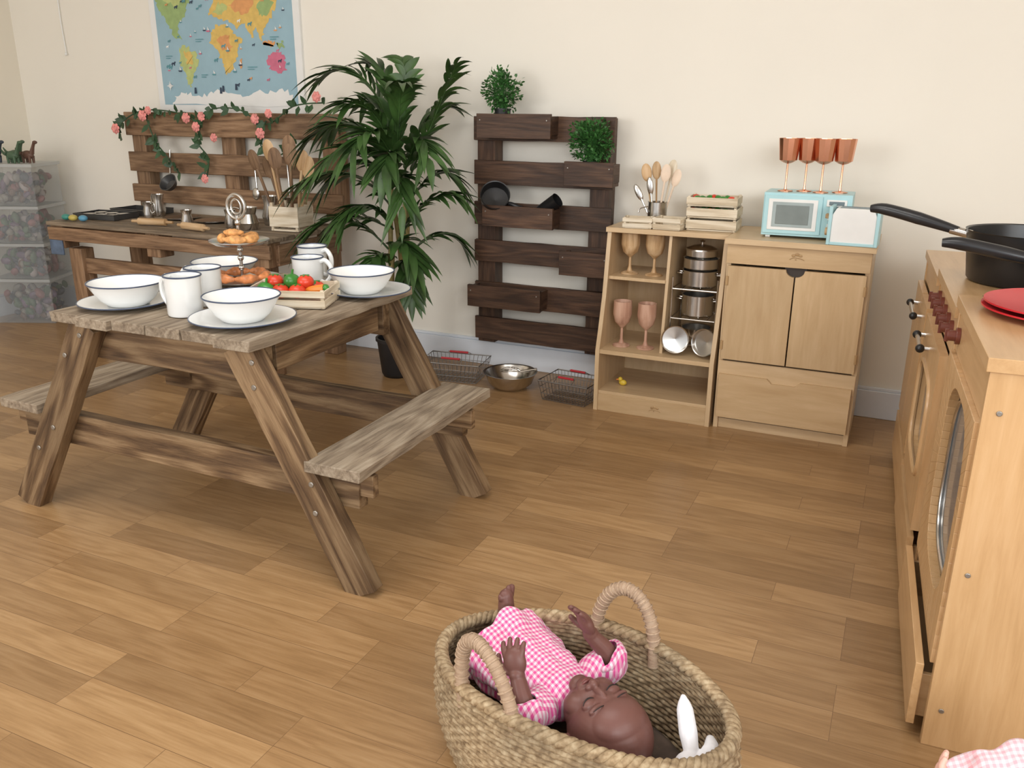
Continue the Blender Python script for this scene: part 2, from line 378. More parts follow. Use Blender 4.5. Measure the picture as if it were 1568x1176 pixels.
T=Matrix.Translation((-1.69,4.03,.895))@Euler((.4,.9,.4)).to_matrix().to_4x4()
pan_obj('black_beaker',T,.036,.12,blackp,0).ob()
# ------------------------------------------------------------------ mud kitchen bench
o=M('pallet_mud_kitchen')
XL,XR=-4.56,-2.93
for zt,zb in((1.36,1.22),(1.12,1.0),(.92,.81)):
    o.board((XL,4.09,(zt+zb)/2),(XR,4.09,(zt+zb)/2),zt-zb,.024,W_mud,(0,1,0),.002,10)
for x in(XL+.08,-3.75,XR-.08): o.board((x,4.145,.78),(x,4.145,1.34),.11,.085,W_mud,(0,1,0),.002,4)
for i in range(6):
    y=3.42+.055+i*.112;o.board((XL,y,.742),(XR,y,.742),.106,.024,W_mudt,(0,0,1),.002,10)
bluep=mat('old_blue_paint',(.09,.13,.2),.6,var=.4)
for x in(XL+.06,-3.75,XR-.07):
    o.bb((x-.05,3.44,.60),(x+.05,3.54,.73),W_mud)
    o.bb((x-.05,3.98,0),(x+.05,4.07,.73),W_mud)
o.board((XL,3.437,.685),(XR,3.437,.685),.075,.022,W_mud,(0,1,0),.002,10)
o.bb((XL-.004,3.43,.56),(XL+.10,3.442,.70),bluep)
for x in(XL+.16,XR-.10): o.bb((x-.05,3.46,0),(x+.05,3.55,.60),W_mud)
o.board((XL+.1,3.50,.50),(XR,3.50,.50),.09,.03,W_mud,(0,1,0),.002,8)
o.board((XR-.012,3.5,.66),(XR-.012,4.05,.66),.11,.024,W_mud,(1,0,0),.002,6)
o.board((XL+.012,3.5,.66),(XL+.012,4.05,.66),.11,.024,W_mud,(1,0,0),.002,6)
o.board((XL+.1,4.0,.25),(XR-.1,4.0,.25),.12,.024,W_mud,(0,1,0),.002,6)
o.ob(.004)
o=M('rose_garland')
def rosef(p,s):
    p=V(p);o.sph(p,s*.55,rose,seg=10,rings=6)
    for ring,(n,rr,up) in enumerate(((4,.5,.5),(6,.8,.25),(7,1.05,-.05))):
        for i in range(n):
            a=2*pi*i/n+ring;q=p+V((math.cos(a)*rr*s*.6,-s*(.55-ring*.2),math.sin(a)*rr*s*.6))
            o.sph(q,(s*.42,s*.16,s*.36),rose,(0,-a,0),seg=8,rings=5)
vine=[(-4.58,4.04,1.20),(-4.52,4.03,1.30),(-4.35,4.05,1.37),(-4.1,4.06,1.36),(-3.9,4.04,1.31),(-3.8,4.04,1.38),(-3.6,4.05,1.38),(-3.4,4.04,1.30),(-3.2,4.04,1.40),(-3.0,4.06,1.42)]
vine2=[(-4.35,4.05,1.36),(-4.28,4.04,1.2),(-4.2,4.03,1.12),(-4.1,4.04,1.0)]
vine3=[(-3.85,4.04,1.36),(-3.92,4.03,1.2),(-3.85,4.03,1.1),(-3.88,4.03,.98)]
vine4=[(-3.4,4.04,1.32),(-3.45,4.03,1.2),(-3.35,4.03,1.12),(-3.2,4.03,1.2)]
for v in(vine,vine2,vine3,vine4):
    o.tube(v,.004,leaf3,6,smooth=6)
    for i in range(len(v)-1):
        for k in range(8):
            p=V(v[i]).lerp(V(v[i+1]),random.random());a=random.uniform(0,2*pi);L=random.uniform(.035,.065)
            e=V((math.cos(a),-.5,math.sin(a)))*L;sd=e.cross(V((0,1,0))).normalized()*.017
            o.add([p,p+e*.35+sd,p+e*.7+sd*.7,p+e,p+e*.7-sd*.7,p+e*.35-sd],[(0,1,2,3,4,5)],leaf3)
for p,s in(((-4.33,4.02,1.34),.033),((-4.57,4.02,1.26),.033),((-3.98,4.02,1.33),.031),((-3.90,4.01,1.28),.03),((-3.86,4.02,1.34),.028),((-3.78,4.02,1.22),.026),((-3.46,4.02,1.33),.03),((-3.43,4.02,1.25),.033),((-3.36,4.02,1.36),.026),((-3.02,4.02,1.45),.03),((-3.88,4.02,.98),.028),((-4.28,4.02,1.37),.026)): rosef(p,s)
o.ob()
ZW=.756
def tray(name,x,y,z,lx,ly,m,rot=0):
    o=M(name);T=Matrix.Translation((x,y,z))@Matrix.Rotation(rot,4,'Z')
    o.prism([(-lx/2,-ly/2),(lx/2,-ly/2),(lx/2,ly/2),(-lx/2,ly/2)],.004,m,T@Matrix.Translation((0,0,.002)))
    for a,b,c,d in((-lx/2,-ly/2,lx/2,-ly/2),(lx/2,-ly/2,lx/2,ly/2),(lx/2,ly/2,-lx/2,ly/2),(-lx/2,ly/2,-lx/2,-ly/2)):
        o.board(T@V((a,b,.016)),T@V((c,d,.016)),.028,.003,m,T.to_3x3()@V((b-d,c-a,0)).normalized())
    o.tube([T@V((a*lx/2,b*ly/2,.03)) for a,b in((-1,-1),(1,-1),(1,1),(-1,1))],.004,m,6,closed=True)
    return o
def jug(name,x,y,z,r,h,m=None,ang=0):
    m=m or steel;o=M(name)
    o.lathe([(0,0),(r*.8,0),(r,h*.3),(r*.7,h*.7),(r*.9,h),(r*.84,h),(r*.64,h*.7),(r*.9,h*.32),(0,.005)],m,loc=(x,y,z),seg=28)
    c,s=math.cos(ang),math.sin(ang)
    o.tube([(x+a*c,y+a*s,z+b) for a,b in((r*.8,h*.9),(r*1.5,h*.95),(r*1.6,h*.5),(r*.95,h*.35))],.004,m,8,smooth=4);o.ob()
o=tray('muffin_tray',-4.36,3.68,ZW,.30,.2,dsteel,.1)
for i in range(3):
    for j in range(2): o.lathe([(0,0),(.03,0),(.038,.022),(.034,.022),(0,.004)],steel,loc=(-4.36+(i-1)*.09,3.68+(j-.5)*.085,ZW+.004),seg=20)
o.ob()
tray('baking_tray',-4.36,3.95,ZW,.32,.2,dsteel,0).ob()
jug('milk_jug',-4.16,3.90,ZW,.04,.13,ang=3);jug('milk_jug',-4.10,3.76,ZW,.035,.1,ang=0);jug('milk_jug',-3.40,3.68,ZW,.035,.1,ang=2)
jug('steel_teapot',-3.27,3.68,ZW,.055,.12,ang=3.5);jug('steel_teapot',-3.30,3.90,ZW,.05,.16,ang=.5)
jug('milk_jug',-3.66,3.62,ZW,.035,.09,ang=2)
for i,(x,y) in enumerate(((-3.93,3.85),(-3.66,3.83))):
    o=M('serving_plate');o.lathe([(0,0),(.07,0),(.11,.01),(.11,.013),(.07,.005),(0,.005)],steel,loc=(x,y,ZW),seg=36);o.ob()
for x,y,a in((-3.85,3.55,.2),(-3.5,3.50,-.15)):
    o=M('wooden_rolling_pin');c,s=math.cos(a),math.sin(a)
    o.tube([(x+t*c,y+t*s,ZW+.021) for t in(-.13,-.09,-.085,.085,.09,.13)],[.008,.009,.02,.02,.009,.008],W_spoon,14);o.ob()
for x,y,c in((-4.48,3.50,(.05,.25,.2)),(-4.41,3.49,(.5,.4,.1)),(-4.34,3.5,(.1,.3,.45))):
    o=M('play_food_piece');o.sph((x,y,ZW+.018),(.03,.022,.018),mat('play_food_colour',c,.4));o.ob()
def spoon(o,p0,p1,m,hw=.022,hl=.035,r=.005):
    p0=V(p0);p1=V(p1);d=(p1-p0).normalized()
    o.tube([p0,p1],[r,r*1.2],m,8)
    n=V((random.uniform(-.3,.3),-1,.2));n=(n-d*n.dot(d)).normalized()
    o.sph(p1+d*hl*.8,(hl,hw,.006),m,Matrix((d,n.cross(d),n)).transposed().to_euler(),seg=16,rings=8)
crate('utensil_box',-3.05,3.77,ZW,.17,.15,.15,.1,W_pale,1,.01)
o=M('wooden_spoons')
for i,(dx,dy,h) in enumerate(((-.17,-.03,.36),(-.10,-.01,.41),(-.04,-.03,.37),(.03,-.01,.39),(.09,.0,.36),(-.02,.03,.43),(-.14,.02,.32),(.12,.0,.33))):
    spoon(o,(-3.05+dx*.35,3.77+dy,ZW+.012),(-3.05+dx,3.77+dy*1.5,ZW+h-.04),W_spoon if i%3==1 else W_mud,.042,.06,.007)
o.ob()
o=M('steel_ladle')
o.tube([(-3.28,4.055,1.14),(-3.28,4.05,1.10),(-3.27,4.045,.9)],[.005,.005,.005],steel,8)
o.lathe([(0,-.04),(.025,-.032),(.04,0),(.036,0),(.022,-.03),(0,-.036)],steel,loc=(-3.27,4.02,.9));o.ob()
o=M('hanging_sieve')
o.tube([(-4.18,4.06,1.14),(-4.18,4.05,1.08),(-4.17,4.03,1.0)],.005,steel,8)
o.lathe([(0,-.05),(.04,-.038),(.06,0),(.055,0),(.036,-.034),(0,-.045)],dsteel,T=Matrix.Rotation(.9,4,'X'),loc=(-4.17,4.0,.95));o.ob()
o=M('steel_ladle')
o.tube([(-3.52,4.055,1.13),(-3.52,4.05,1.08),(-3.51,4.045,.93)],[.005,.005,.005],steel,8)
o.sph((-3.51,4.03,.905),(.026,.008,.036),steel);o.ob()
# ------------------------------------------------------------------ palm
o=M('potted_palm')
PX,PY=-2.47,3.80
o.lathe([(0,0),(.075,0),(.085,.02),(.105,.20),(.112,.20),(.112,.215),(.10,.215),(.098,.17),(0,.17)],potm,loc=(PX,PY,0),seg=36)
def bez(a,b,c,t): a,b,c=V(a),V(b),V(c);return a*(1-t)**2+b*2*t*(1-t)+c*t*t
def frond(a,b,c,n=13,L=.20,wd=.0205):
    K=12;pts=[bez(a,b,c,i/K) for i in range(K+1)]
    o.tube(pts,[.006*(1-.75*i/K) for i in range(K+1)],leaf,6)
    for i in range(n):
        t=.12+.88*i/(n-1);p=bez(a,b,c,t);tg=(bez(a,b,c,min(1,t+.03))-bez(a,b,c,t-.03)).normalized()
        sd=tg.cross(V((0,0,1)));
        if sd.length<.15: sd=tg.cross(V((0,1,0)))
        sd.normalize();upv=sd.cross(tg).normalized()
        for s in((-1,1) if i<n-1 else (0,)):
            l=L*(.68+.36*math.sin(pi*min(1,t*.9)))*random.uniform(.8,1.2)
            d=(tg*random.uniform(.85,1.35)+sd*s*random.uniform(.35,.85)+upv*random.uniform(-.2,.3)).normalized()
            wv=(d.cross(upv)).normalized()*wd*random.uniform(.8,1.1)
            if wv.length<1e-4: continue
            fold=upv*wd*.35
            q=[];S=6;dr=random.uniform(.2,.55)
            for k in range(S+1):
                u=k/S;cpt=p+d*l*u+V((0,0,-1))*l*dr*u*u
                ww=math.sin(pi*(u**.75*.93+.06))**.9*(1 if u<1 else 0)
                q+= [cpt+wv*ww+fold*ww,cpt,cpt-wv*ww+fold*ww]
            q=[V((v.x,min(v.y,4.195),v.z)) for v in q]
            fs=[]
            for k in range(S):
                b0=k*3;fs+=[(b0,b0+1,b0+4,b0+3),(b0+1,b0+2,b0+5,b0+4)]
            o.add(q,fs,leaf)
canes=[((PX-.02,PY,.17),(-2.50,3.80,.6),(-2.46,3.80,1.12)),((PX+.03,PY,.17),(-2.40,3.83,.6),(-2.38,3.82,1.05)),((PX,PY+.03,.17),(-2.45,3.9,.5),(-2.50,3.87,.9)),((PX,PY-.03,.17),(-2.46,3.74,.4),(-2.42,3.72,.72)),((PX+.03,PY-.02,.17),(-2.38,3.76,.4),(-2.36,3.76,.95))]
for a,b,c in canes: o.tube([bez(a,b,c,i/8) for i in range(9)],.013,stemm,8)
F=[
((-2.40,3.82,1.0),(-2.20,3.82,1.38),(-2.09,3.80,1.58),13,.17),
((-2.44,3.80,1.1),(-2.50,3.78,1.70),(-2.80,3.72,1.54),13,.20),
((-2.44,3.80,1.1),(-2.45,3.84,1.60),(-2.60,3.86,1.60),11,.18),
((-2.44,3.80,1.1),(-2.38,3.78,1.50),(-2.30,3.66,1.50),11,.19),
((-2.46,3.80,1.1),(-2.62,3.72,1.45),(-2.82,3.62,1.24),13,.20),
((-2.46,3.80,1.05),(-2.70,3.86,1.42),(-2.88,3.88,1.28),11,.18),
((-2.42,3.80,1.05),(-2.40,3.6,1.42),(-2.44,3.42,1.20),12,.20),
((-2.40,3.80,1.05),(-2.25,3.75,1.38),(-2.14,3.62,1.17),11,.18),
((-2.46,3.80,1.05),(-2.55,3.60,1.35),(-2.66,3.44,1.08),12,.20),
((-2.44,3.84,1.0),(-2.36,3.95,1.42),(-2.26,4.04,1.40),11,.17),
((-2.42,3.80,.95),(-2.30,3.65,1.2),(-2.22,3.5,.95),11,.19),
((-2.50,3.87,.88),(-2.72,3.85,1.18),(-2.96,3.66,1.00),13,.18),
((-2.42,3.72,.70),(-2.22,3.75,1.05),(-2.05,3.74,.98),12,.17),
((-2.42,3.72,.68),(-2.30,3.6,.85),(-2.18,3.55,.68),10,.17),
((-2.46,3.74,.70),(-2.65,3.62,.98),(-2.82,3.52,.76),11,.18),
((-2.44,3.74,.60),(-2.42,3.55,.80),(-2.38,3.42,.58),10,.16),
((-2.40,3.84,.66),(-2.24,3.92,.85),(-2.16,4.0,.70),10,.15),
((-2.50,3.85,.78),(-2.72,3.72,.95),(-2.84,3.66,.70),10,.17),
((-2.44,3.80,1.12),(-2.46,3.70,1.48),(-2.56,3.52,1.40),12,.19),
((-2.44,3.80,1.12),(-2.58,3.90,1.50),(-2.72,4.0,1.42),11,.18),
((-2.42,3.78,1.0),(-2.34,3.62,1.3),(-2.30,3.48,1.12),10,.19),
((-2.40,3.78,1.0),(-2.52,3.66,1.25),(-2.70,3.56,1.02),10,.19),
((-2.38,3.78,.9),(-2.20,3.80,1.18),(-2.12,3.84,1.05),10,.17),
((-2.44,3.76,.8),(-2.50,3.60,1.05),(-2.60,3.46,.82),10,.18),
((-2.42,3.76,.62),(-2.32,3.7,.70),(-2.26,3.62,.50),10,.15),
((-2.44,3.80,1.12),(-2.36,3.84,1.56),(-2.44,3.90,1.62),11,.16),
]
for a,b,c,n,L in F: frond(a,b,c,n+3,L)
o.v=[v+V((.045,0,0)) for v in o.v]
o.ob(ang=80)
# ------------------------------------------------------------------ poster
sea=mat('poster_sea',(.30,.46,.54),.6,var=.04);pw=mat('poster_white',(.80,.80,.78),.6,var=.02)
o=M('world_map_poster');px0,pz0,PWd,PH=-4.35,1.355,1.10,.80
o.bb((px0-.012,4.196,pz0-.012),(px0+PWd+.012,4.2125,pz0+PH+.012),pw)
o.bb((px0+.035,4.194,pz0+.05),(px0+PWd-.035,4.1965,pz0+PH-.03),sea)
pc={k:mat('poster_'+k,c,.6,var=.1,vs=30) for k,c in dict(yellow=(.68,.47,.13),green=(.30,.42,.17),orange=(.68,.32,.12),pink=(.58,.15,.24),teal=(.10,.28,.32),dark=(.03,.05,.09),lgreen=(.46,.52,.20)).items()}
pc['white']=pw
lay=[4.1935]
def cont(pts,k,jit=.012,step=5):
    lay[0]-=.00005
    T=Matrix.Translation((px0,lay[0],pz0))@Matrix.Rotation(pi/2,4,'X')
    P=[]
    n=len(pts)
    for i in range(n):
        a=V(pts[i]);b=V(pts[(i+1)%n])
        for q in range(step):
            t=q/step
            p=a.lerp(b,t);j=jit if q else jit*.3;P.append((p.x+random.uniform(-j,j),p.y+random.uniform(-j,j)))
    o.prism(P,.0001,pc[k],T)
cont([(.04,.66),(.1,.735),(.25,.745),(.36,.68),(.3,.62),(.27,.55),(.22,.52),(.2,.46),(.23,.42),(.17,.44),(.12,.52),(.08,.58)],'green')
cont([(.1,.66),(.2,.7),(.27,.66),(.2,.6)],'lgreen')
cont([(.3,.72),(.38,.75),(.43,.72),(.38,.66),(.33,.66)],'white')
cont([(.198,.366),(.248,.393),(.314,.355),(.35,.31),(.314,.253),(.279,.196),(.269,.15),(.238,.166),(.228,.234),(.198,.29)],'lgreen')
cont([(.24,.36),(.30,.34),(.30,.29),(.25,.28)],'yellow')
cont([(.44,.404),(.466,.46),(.517,.5),(.593,.49),(.644,.44),(.695,.415),(.654,.366),(.634,.31),(.583,.234),(.54,.227),(.532,.29),(.49,.366)],'yellow')
cont([(.5,.42),(.58,.44),(.62,.38),(.58,.34),(.52,.37)],'orange')
cont([(.45,.56),(.5,.62),(.55,.7),(.7,.74),(.9,.73),(1.02,.68),(.96,.6),(.92,.52),(.86,.47),(.84,.40),(.8,.48),(.76,.42),(.72,.50),(.66,.47),(.6,.52),(.52,.53)],'yellow')
cont([(.6,.60),(.72,.66),(.8,.62),(.74,.55),(.66,.56)],'orange')
cont([(.82,.60),(.9,.64),(.94,.6),(.88,.53),(.83,.54)],'green')
cont([(.48,.57),(.54,.62),(.6,.60),(.56,.55)],'lgreen')
cont([(.86,.30),(.9,.336),(.97,.34),(1.0,.29),(.995,.24),(.945,.227),(.885,.25)],'pink')
cont([(.84,.39),(.88,.405),(.93,.385),(.9,.37)],'orange');cont([(.94,.39),(.99,.40),(.99,.36),(.95,.37)],'green')
cont([(.66,.30),(.68,.31),(.675,.26),(.66,.25)],'orange',.003)
cont([(.10,.05),(.14,.10),(.22,.12),(.3,.10),(.4,.11),(.47,.14),(.55,.12),(.7,.10),(.78,.13),(.9,.12),(1.0,.14),(1.03,.09),(1.03,.05)],'white')
def animal(u,v,s,k):
    cont([(u-s,v),(u-s*.6,v+s*.5),(u+s*.4,v+s*.5),(u+s*.7,v+s*.9),(u+s*1.2,v+s*.7),(u+s*.8,v+s*.2),(u+s*.6,v-s*.6),(u+s*.35,v-s*.6),(u+s*.2,v-.1*s),(u-s*.4,v-.1*s),(u-s*.5,v-s*.6),(u-s*.75,v-s*.6)],k,.0006,1)
def boat(u,v,s,k):
    cont([(u-s,v),(u+s,v),(u+s*.6,v-s*.5),(u-s*.6,v-s*.5)],k,.0003,1);cont([(u-s*.1,v+s*.1),(u-s*.1,v+s*1.3),(u+s*.7,v+s*.1)],'white',.0003,1)
for i in range(64):
    u=random.uniform(.07,1.02);v=random.uniform(.16,.74);s=random.uniform(.009,.017)
    if i%3: animal(u,v,s,random.choice(['teal','dark','white','pink','teal','orange']))
    else: boat(u,v,s,random.choice(['teal','dark','pink','orange']))
for u,v in((.5,.13),(.52,.14),(.62,.15),(.3,.13)): cont([(u-.009,v-.015),(u+.009,v-.015),(u+.007,v+.02),(u-.005,v+.02)],'dark',.001,1)
for u,v,w in((.09,.33,.05),(.34,.42,.06),(.72,.26,.07),(.36,.22,.05),(.9,.42,.06)):
    for k in range(2):
        cont([(u,v-k*.012),(u+w*(1-.3*k),v-k*.012),(u+w*(1-.3*k),v-k*.012+.004),(u,v-k*.012+.004)],'teal',.0004,4)
for k in range(8):
    a=k*pi/4;r=.03 if k%2==0 else .018;u,v=.10,.16
    cont([(u+r*math.cos(a),v+r*math.sin(a)),(u+.006*math.cos(a+1.2),v+.006*math.sin(a+1.2)),(u+.006*math.cos(a-1.2),v+.006*math.sin(a-1.2))],'white',.0002,1)
o.ob(smooth=False)
o=M('blind_cord');o.tube([(-5.15,4.205,2.2),(-5.15,4.203,1.9),(-5.14,4.203,1.72)],.004,wpaint,6);o.sph((-5.14,4.2,1.715),.009,wpaint);o.ob()
# ------------------------------------------------------------------ kitchen units
YF=3.73;YB=4.17
o=M('play_kitchen_cupboard')
cl,cr=-.685,-.10
t=.02
o.bb((cl,YF+.02,0),(cl+t,YB,.85),W_bir);o.bb((cr-t,YF+.02,0),(cr,YB,.85),W_bir)
o.bb((cl+t,YB-.01,.03),(cr-t,YB,.85),W_bir);o.bb((cl+t,YF+.04,.03),(cr-t,YB-.01,.05),W_bir);o.bb((cl+t,YF+.03,.30),(cr-t,YB-.01,.32),W_bir)
o.bb((cl-.008,YF-.015,.85),(cr+.012,YB,.874),W_bir)
o.bb((cl+.002,YF+.004,.765),(cr-.002,YF+.024,.85),W_bir2)
o.bb((cl+t,YF+.03,.0),(cr-t,YF+.045,.045),W_bir)
xm=(cl+cr)/2
def doorT(y): return Matrix.Translation((0,y,0))@Matrix.Rotation(pi/2,4,'X')
for sgn in(-1,1):
    xa=xm+sgn*.003;xb=(cl+.012) if sgn<0 else (cr-.012)
    pts=[(xb,.335),(xb,.755),(xm+sgn*.038,.755)]
    for i in range(1,7):
        a=pi/2*i/6;pts.append((xm+sgn*(.035*math.cos(a)+.003),.755-.03*math.sin(a)))
    pts.append((xa,.335))
    if sgn>0: pts=pts[::-1]
    o.prism(pts,.018,W_bir2,doorT(YF+.008))
    for zz in(.40,.69): o.cyl((xb,YF-.003,zz-.02),(xb,YF-.003,zz+.02),.006,W_edge,seg=10)
o.bb((xm-.045,YF+.018,.70),(xm+.045,YF+.024,.764),mat('cupboard_gap_shade',(.05,.04,.035),.8))  # dark sheet behind the door notch, standing in for shade in the opening
pts=[(cl+.012,.06),(cr-.012,.06),(cr-.012,.265),(xm+.07,.265),(xm+.05,.245),(xm-.05,.245),(xm-.07,.265),(cl+.012,.265)]
o.prism(pts,.018,W_bir2,doorT(YF+.005))
o.bb((cl+.002,YF+.012,.235),(cr-.002,YF+.03,.325),W_bir)
def maple_tree(o,x,z,s):
    y=YF+.0015 if z>.5 else YF+.0045
    o.tube([(x-s,y,z-s*.4),(x-s*.4,y,z-s*.1),(x+s*.5,y,z-s*.2),(x+s,y,z-s*.4)],.0014,W_edge,6,smooth=3)
    for dx,dz,r in((-.5,.2,.28),(0,.35,.32),(.45,.2,.26),(-.15,-.35,.12)): o.sph((x+dx*s,y,z+dz*s),(r*s,.0016,r*s*.7),W_edge,seg=10,rings=6)
maple_tree(o,xm,.812,.03)
o.ob(.003)
o=M('open_play_shelf')
sl,sr=-1.265,-.70
prof=[(YF,0),(YB,0),(YB,.85),(3.845,.85),(3.83,.75),(3.80,.55),(3.755,.38),(YF,.30)]
def sideT(x): return Matrix(((0,0,1,x),(1,0,0,0),(0,1,0,0),(0,0,0,1)))
for x in(sl+.01,sr-.01): o.prism(prof,.02,W_bir,sideT(x))
o.prism([(3.80,.3),(YB-.02,.3),(YB-.02,.85),(3.86,.85)],.014,W_bir,sideT(-.965))
o.bb((sl+.02,YB-.012,.02),(sr-.02,YB-.002,.85),W_bir)
o.bb((sl-.005,3.835,.85),(sr+.002,YB,.872),W_bir)
o.bb((sl+.02,YF+.006,.285),(sr-.02,YB-.012,.305),W_bir)
o.bb((sl+.02,YF+.01,.085),(sr-.02,YB-.012,.10),W_bir)
o.bb((sl+.02,YF+.006,.0),(sr-.02,YF+.024,.085),W_bir2)
o.bb((sl+.02,3.83,.63),(-.972,YB-.012,.645),W_bir)
maple_tree(o,-.96,.045,.028)
o.ob(.003)
o=M('toy_duck');yl=mat('yellow_plastic',(.7,.5,.05),.4);o.sph((-1.16,3.86,.115),(.02,.014,.015),yl);o.sph((-1.172,3.855,.133),.011,yl);o.cyl((-1.181,3.85,.132),(-1.19,3.845,.131),.004,car,.002);o.ob()
def goblet(name,x,y,z,h,m,r=.036):
    o=M(name)
    o.lathe([(0,0),(r*.95,0),(r*.95,.005),(r*.3,.014),(.007,.035),(.006,h*.40),(.014,h*.44),(r*.8,h*.54),(r*1.02,h*.72),(r*.98,h),(r*.90,h),(r*.93,h*.73),(r*.7,h*.57),(0,h*.5)],m,loc=(x,y,z),seg=28);o.ob()
for x,y in((-1.175,3.85),(-1.055,3.85)): goblet('wooden_goblet',x,y,.306,.22,W_pink,.044)
for x,y in((-1.175,3.93),(-1.055,3.93)): goblet('wooden_goblet',x,y,.646,.195,W_spoon,.044)
def pot(name,x,y,z,r,h,hand=True,lid=False):
    o=M(name)
    o.lathe([(0,0),(r*.92,0),(r,.008),(r,h),(r*1.05,h+.003),(r*.95,h),(r*.94,.012),(0,.006)],steel,loc=(x,y,z),seg=36)
    if lid:
        o.lathe([(r*1.04,0),(r*1.0,.006),(r*.6,.018),(.006,.024),(.006,.034),(.014,.04),(0,.046)],steel,loc=(x,y,z+h),seg=36)
    if hand:
        for s in(-1,1): o.tube([(x+s*r,y-.02,z+h*.75),(x+s*(r+.022),y-.018,z+h*.78),(x+s*(r+.022),y+.018,z+h*.78),(x+s*r,y+.02,z+h*.75)],.003,steel,6,smooth=3)
    o.ob()
o=M('steel_pot_rack')
for x in(-.945,-.735):
    for y in(3.86,4.06): o.cyl((x,y,.306),(x,y,.66),.004,steel,seg=8)
for z in(.345,.465,.605):
    o.tube([(-.945,3.86,z),(-.735,3.86,z),(-.735,4.06,z),(-.945,4.06,z)],.004,steel,6,closed=True)
    for k in range(6):
        x=-.945+.21*k/5;o.cyl((x,3.86,z),(x,4.06,z),.002,steel,seg=6)
o.ob()
pot('steel_saucepan',-.84,3.955,.470,.075,.10,True)
pot('steel_stockpot',-.84,3.96,.610,.082,.075,True);pot('steel_steamer',-.84,3.96,.690,.08,.05,False);pot('steel_saucepan',-.84,3.96,.745,.072,.035,False,True)
for i,(x,a) in enumerate(((-.905,.25),(-.755,-.35))):
    T=Matrix.Translation((x,3.815,.306+.072))@Euler((pi/2-.15,0,a)).to_matrix().to_4x4()
    pan_obj('steel_frying_pan',T,.062,.03,steel,0).ob()
pot('steel_sieve_bowl',-.84,3.96,.350,.07,.06,False)
o=M('utensil_holder')
ux,uy=-1.075,4.0
o.lathe([(0,0),(.045,0),(.045,.11),(.048,.112),(.042,.11),(.042,.006),(0,.005)],steel,loc=(ux,uy,.872),seg=32)
cr8=mat('cream_silicone',(.78,.62,.48),.5)
for i,(dx,dy,h,m) in enumerate(((-.055,0,.24,W_spoon),(-.015,.01,.25,W_spoon),(.03,-.01,.24,cr8),(.07,.01,.22,cr8),(.05,.02,.26,W_pale),(-.08,0,.15,steel),(-.03,-.02,.18,steel))):
    spoon(o,(ux+dx*.3,uy+dy,.885),(ux+dx,uy+dy,.872+h-.03),m,.024 if m is not steel else .016,.042,.004)
o.tube([(ux-.045,uy,.96),(ux-.08,uy-.01,.95),(ux-.085,uy-.02,.93)],.004,steel,6,smooth=3)
o.ob()
crate('small_wooden_crate',-1.13,3.885,.873,.13,.09,.05,.15,W_pale)
crate('small_wooden_crate',-.985,3.90,.873,.13,.10,.055,-.1,W_pale)
crate('wooden_crate',-.80,3.98,.873,.22,.16,.055,.03,W_pale,1)
crate('wooden_crate',-.80,3.98,.930,.22,.16,.05,.03,W_pale,1)
crate('wooden_crate',-.805,3.985,.982,.22,.16,.045,.05,W_pale,1)
o=M('play_salad_leaves')
for z0,n in((.955,8),(1.010,9)):
    for i in range(n): 
        x=-.89+i*.021;y=3.93+random.uniform(-.01,.08);o.sph((x,y,z0),(.022,.02,.016),pep if i%4 else tom,(0,random.random(),0),seg=10,rings=6)
o.ob()
o=M('toy_microwave')
def rotbox(cx,cy,cz,a,parts):
    for c,s,m in parts:
        p=Matrix.Rotation(a,3,'Z')@V(c)+V((cx,cy,cz));o.box(p,s,m,(0,0,a))
lg=mat('display_grey',(.15,.2,.22),.3)
rotbox(-.388,3.93,.875,.02,[((0,0,.10),(.355,.20,.18),blue),((-.055,-.101,.10),(.235,.012,.160),blue),((-.055,-.108,.10),(.200,.004,.130),wpaint),((-.055,-.109,.10),(.165,.005,.105),mat('window_frame_grey',(.34,.40,.40),.4)),((-.055,-.1105,.10),(.135,.005,.08),glassd),
 ((.118,-.102,.155),(.08,.006,.028),wpaint),((.118,-.106,.155),(.06,.003,.015),lg),((.118,-.103,.06),(.06,.008,.02),wpaint),((.118,-.103,.095),(.06,.008,.02),wpaint)]+[((a*.15,b*.08,.005),(.02,.02,.010),wpaint) for a in(-1,1) for b in(-1,1)])
o.ob(.002)
o=M('toy_toaster')
T=Matrix.Translation((-.185,3.765,.875))@Matrix.Rotation(-.05,4,'Z')
pr=[(-.085,.004),(.085,.004),(.085,.12),(.07,.148),(-.07,.148),(-.085,.12)]
o.prism(pr,.10,wpaint,T@Matrix.Rotation(pi/2,4,'X'))
for s in(-1,1): o.box(T@V((s*.091,0,.077)),(.014,.112,.154),blue,(0,0,-.05))
o.box(T@V((0,0,.006)),(.18,.108,.012),blue,(0,0,-.05))
for s in(-1,1): o.box(T@V((0,s*.022,.1485)),(.12,.012,.004),lg,(0,0,-.05))
o.box(T@V((-.106,0,.11)),(.02,.035,.018),W_spoon,(0,0,-.05));o.cyl(T@V((-.096,-.02,.05)),T@V((-.110,-.02,.05)),.016,W_spoon)
o.ob(.003)
for i,(x,y) in enumerate(((-.49,3.90),(-.415,3.93),(-.345,3.90),(-.27,3.93))): 
    o=M('copper_goblet');r=.046
    o.lathe([(0,0),(.032,0),(.032,.003),(.006,.008),(.004,.02),(.004,.115),(.02,.12),(r*.8,.13),(r,.22),(r*.95,.22),(r*.74,.135),(0,.125)],copper,loc=(x,y,1.066),seg=12);o.ob(ang=15)
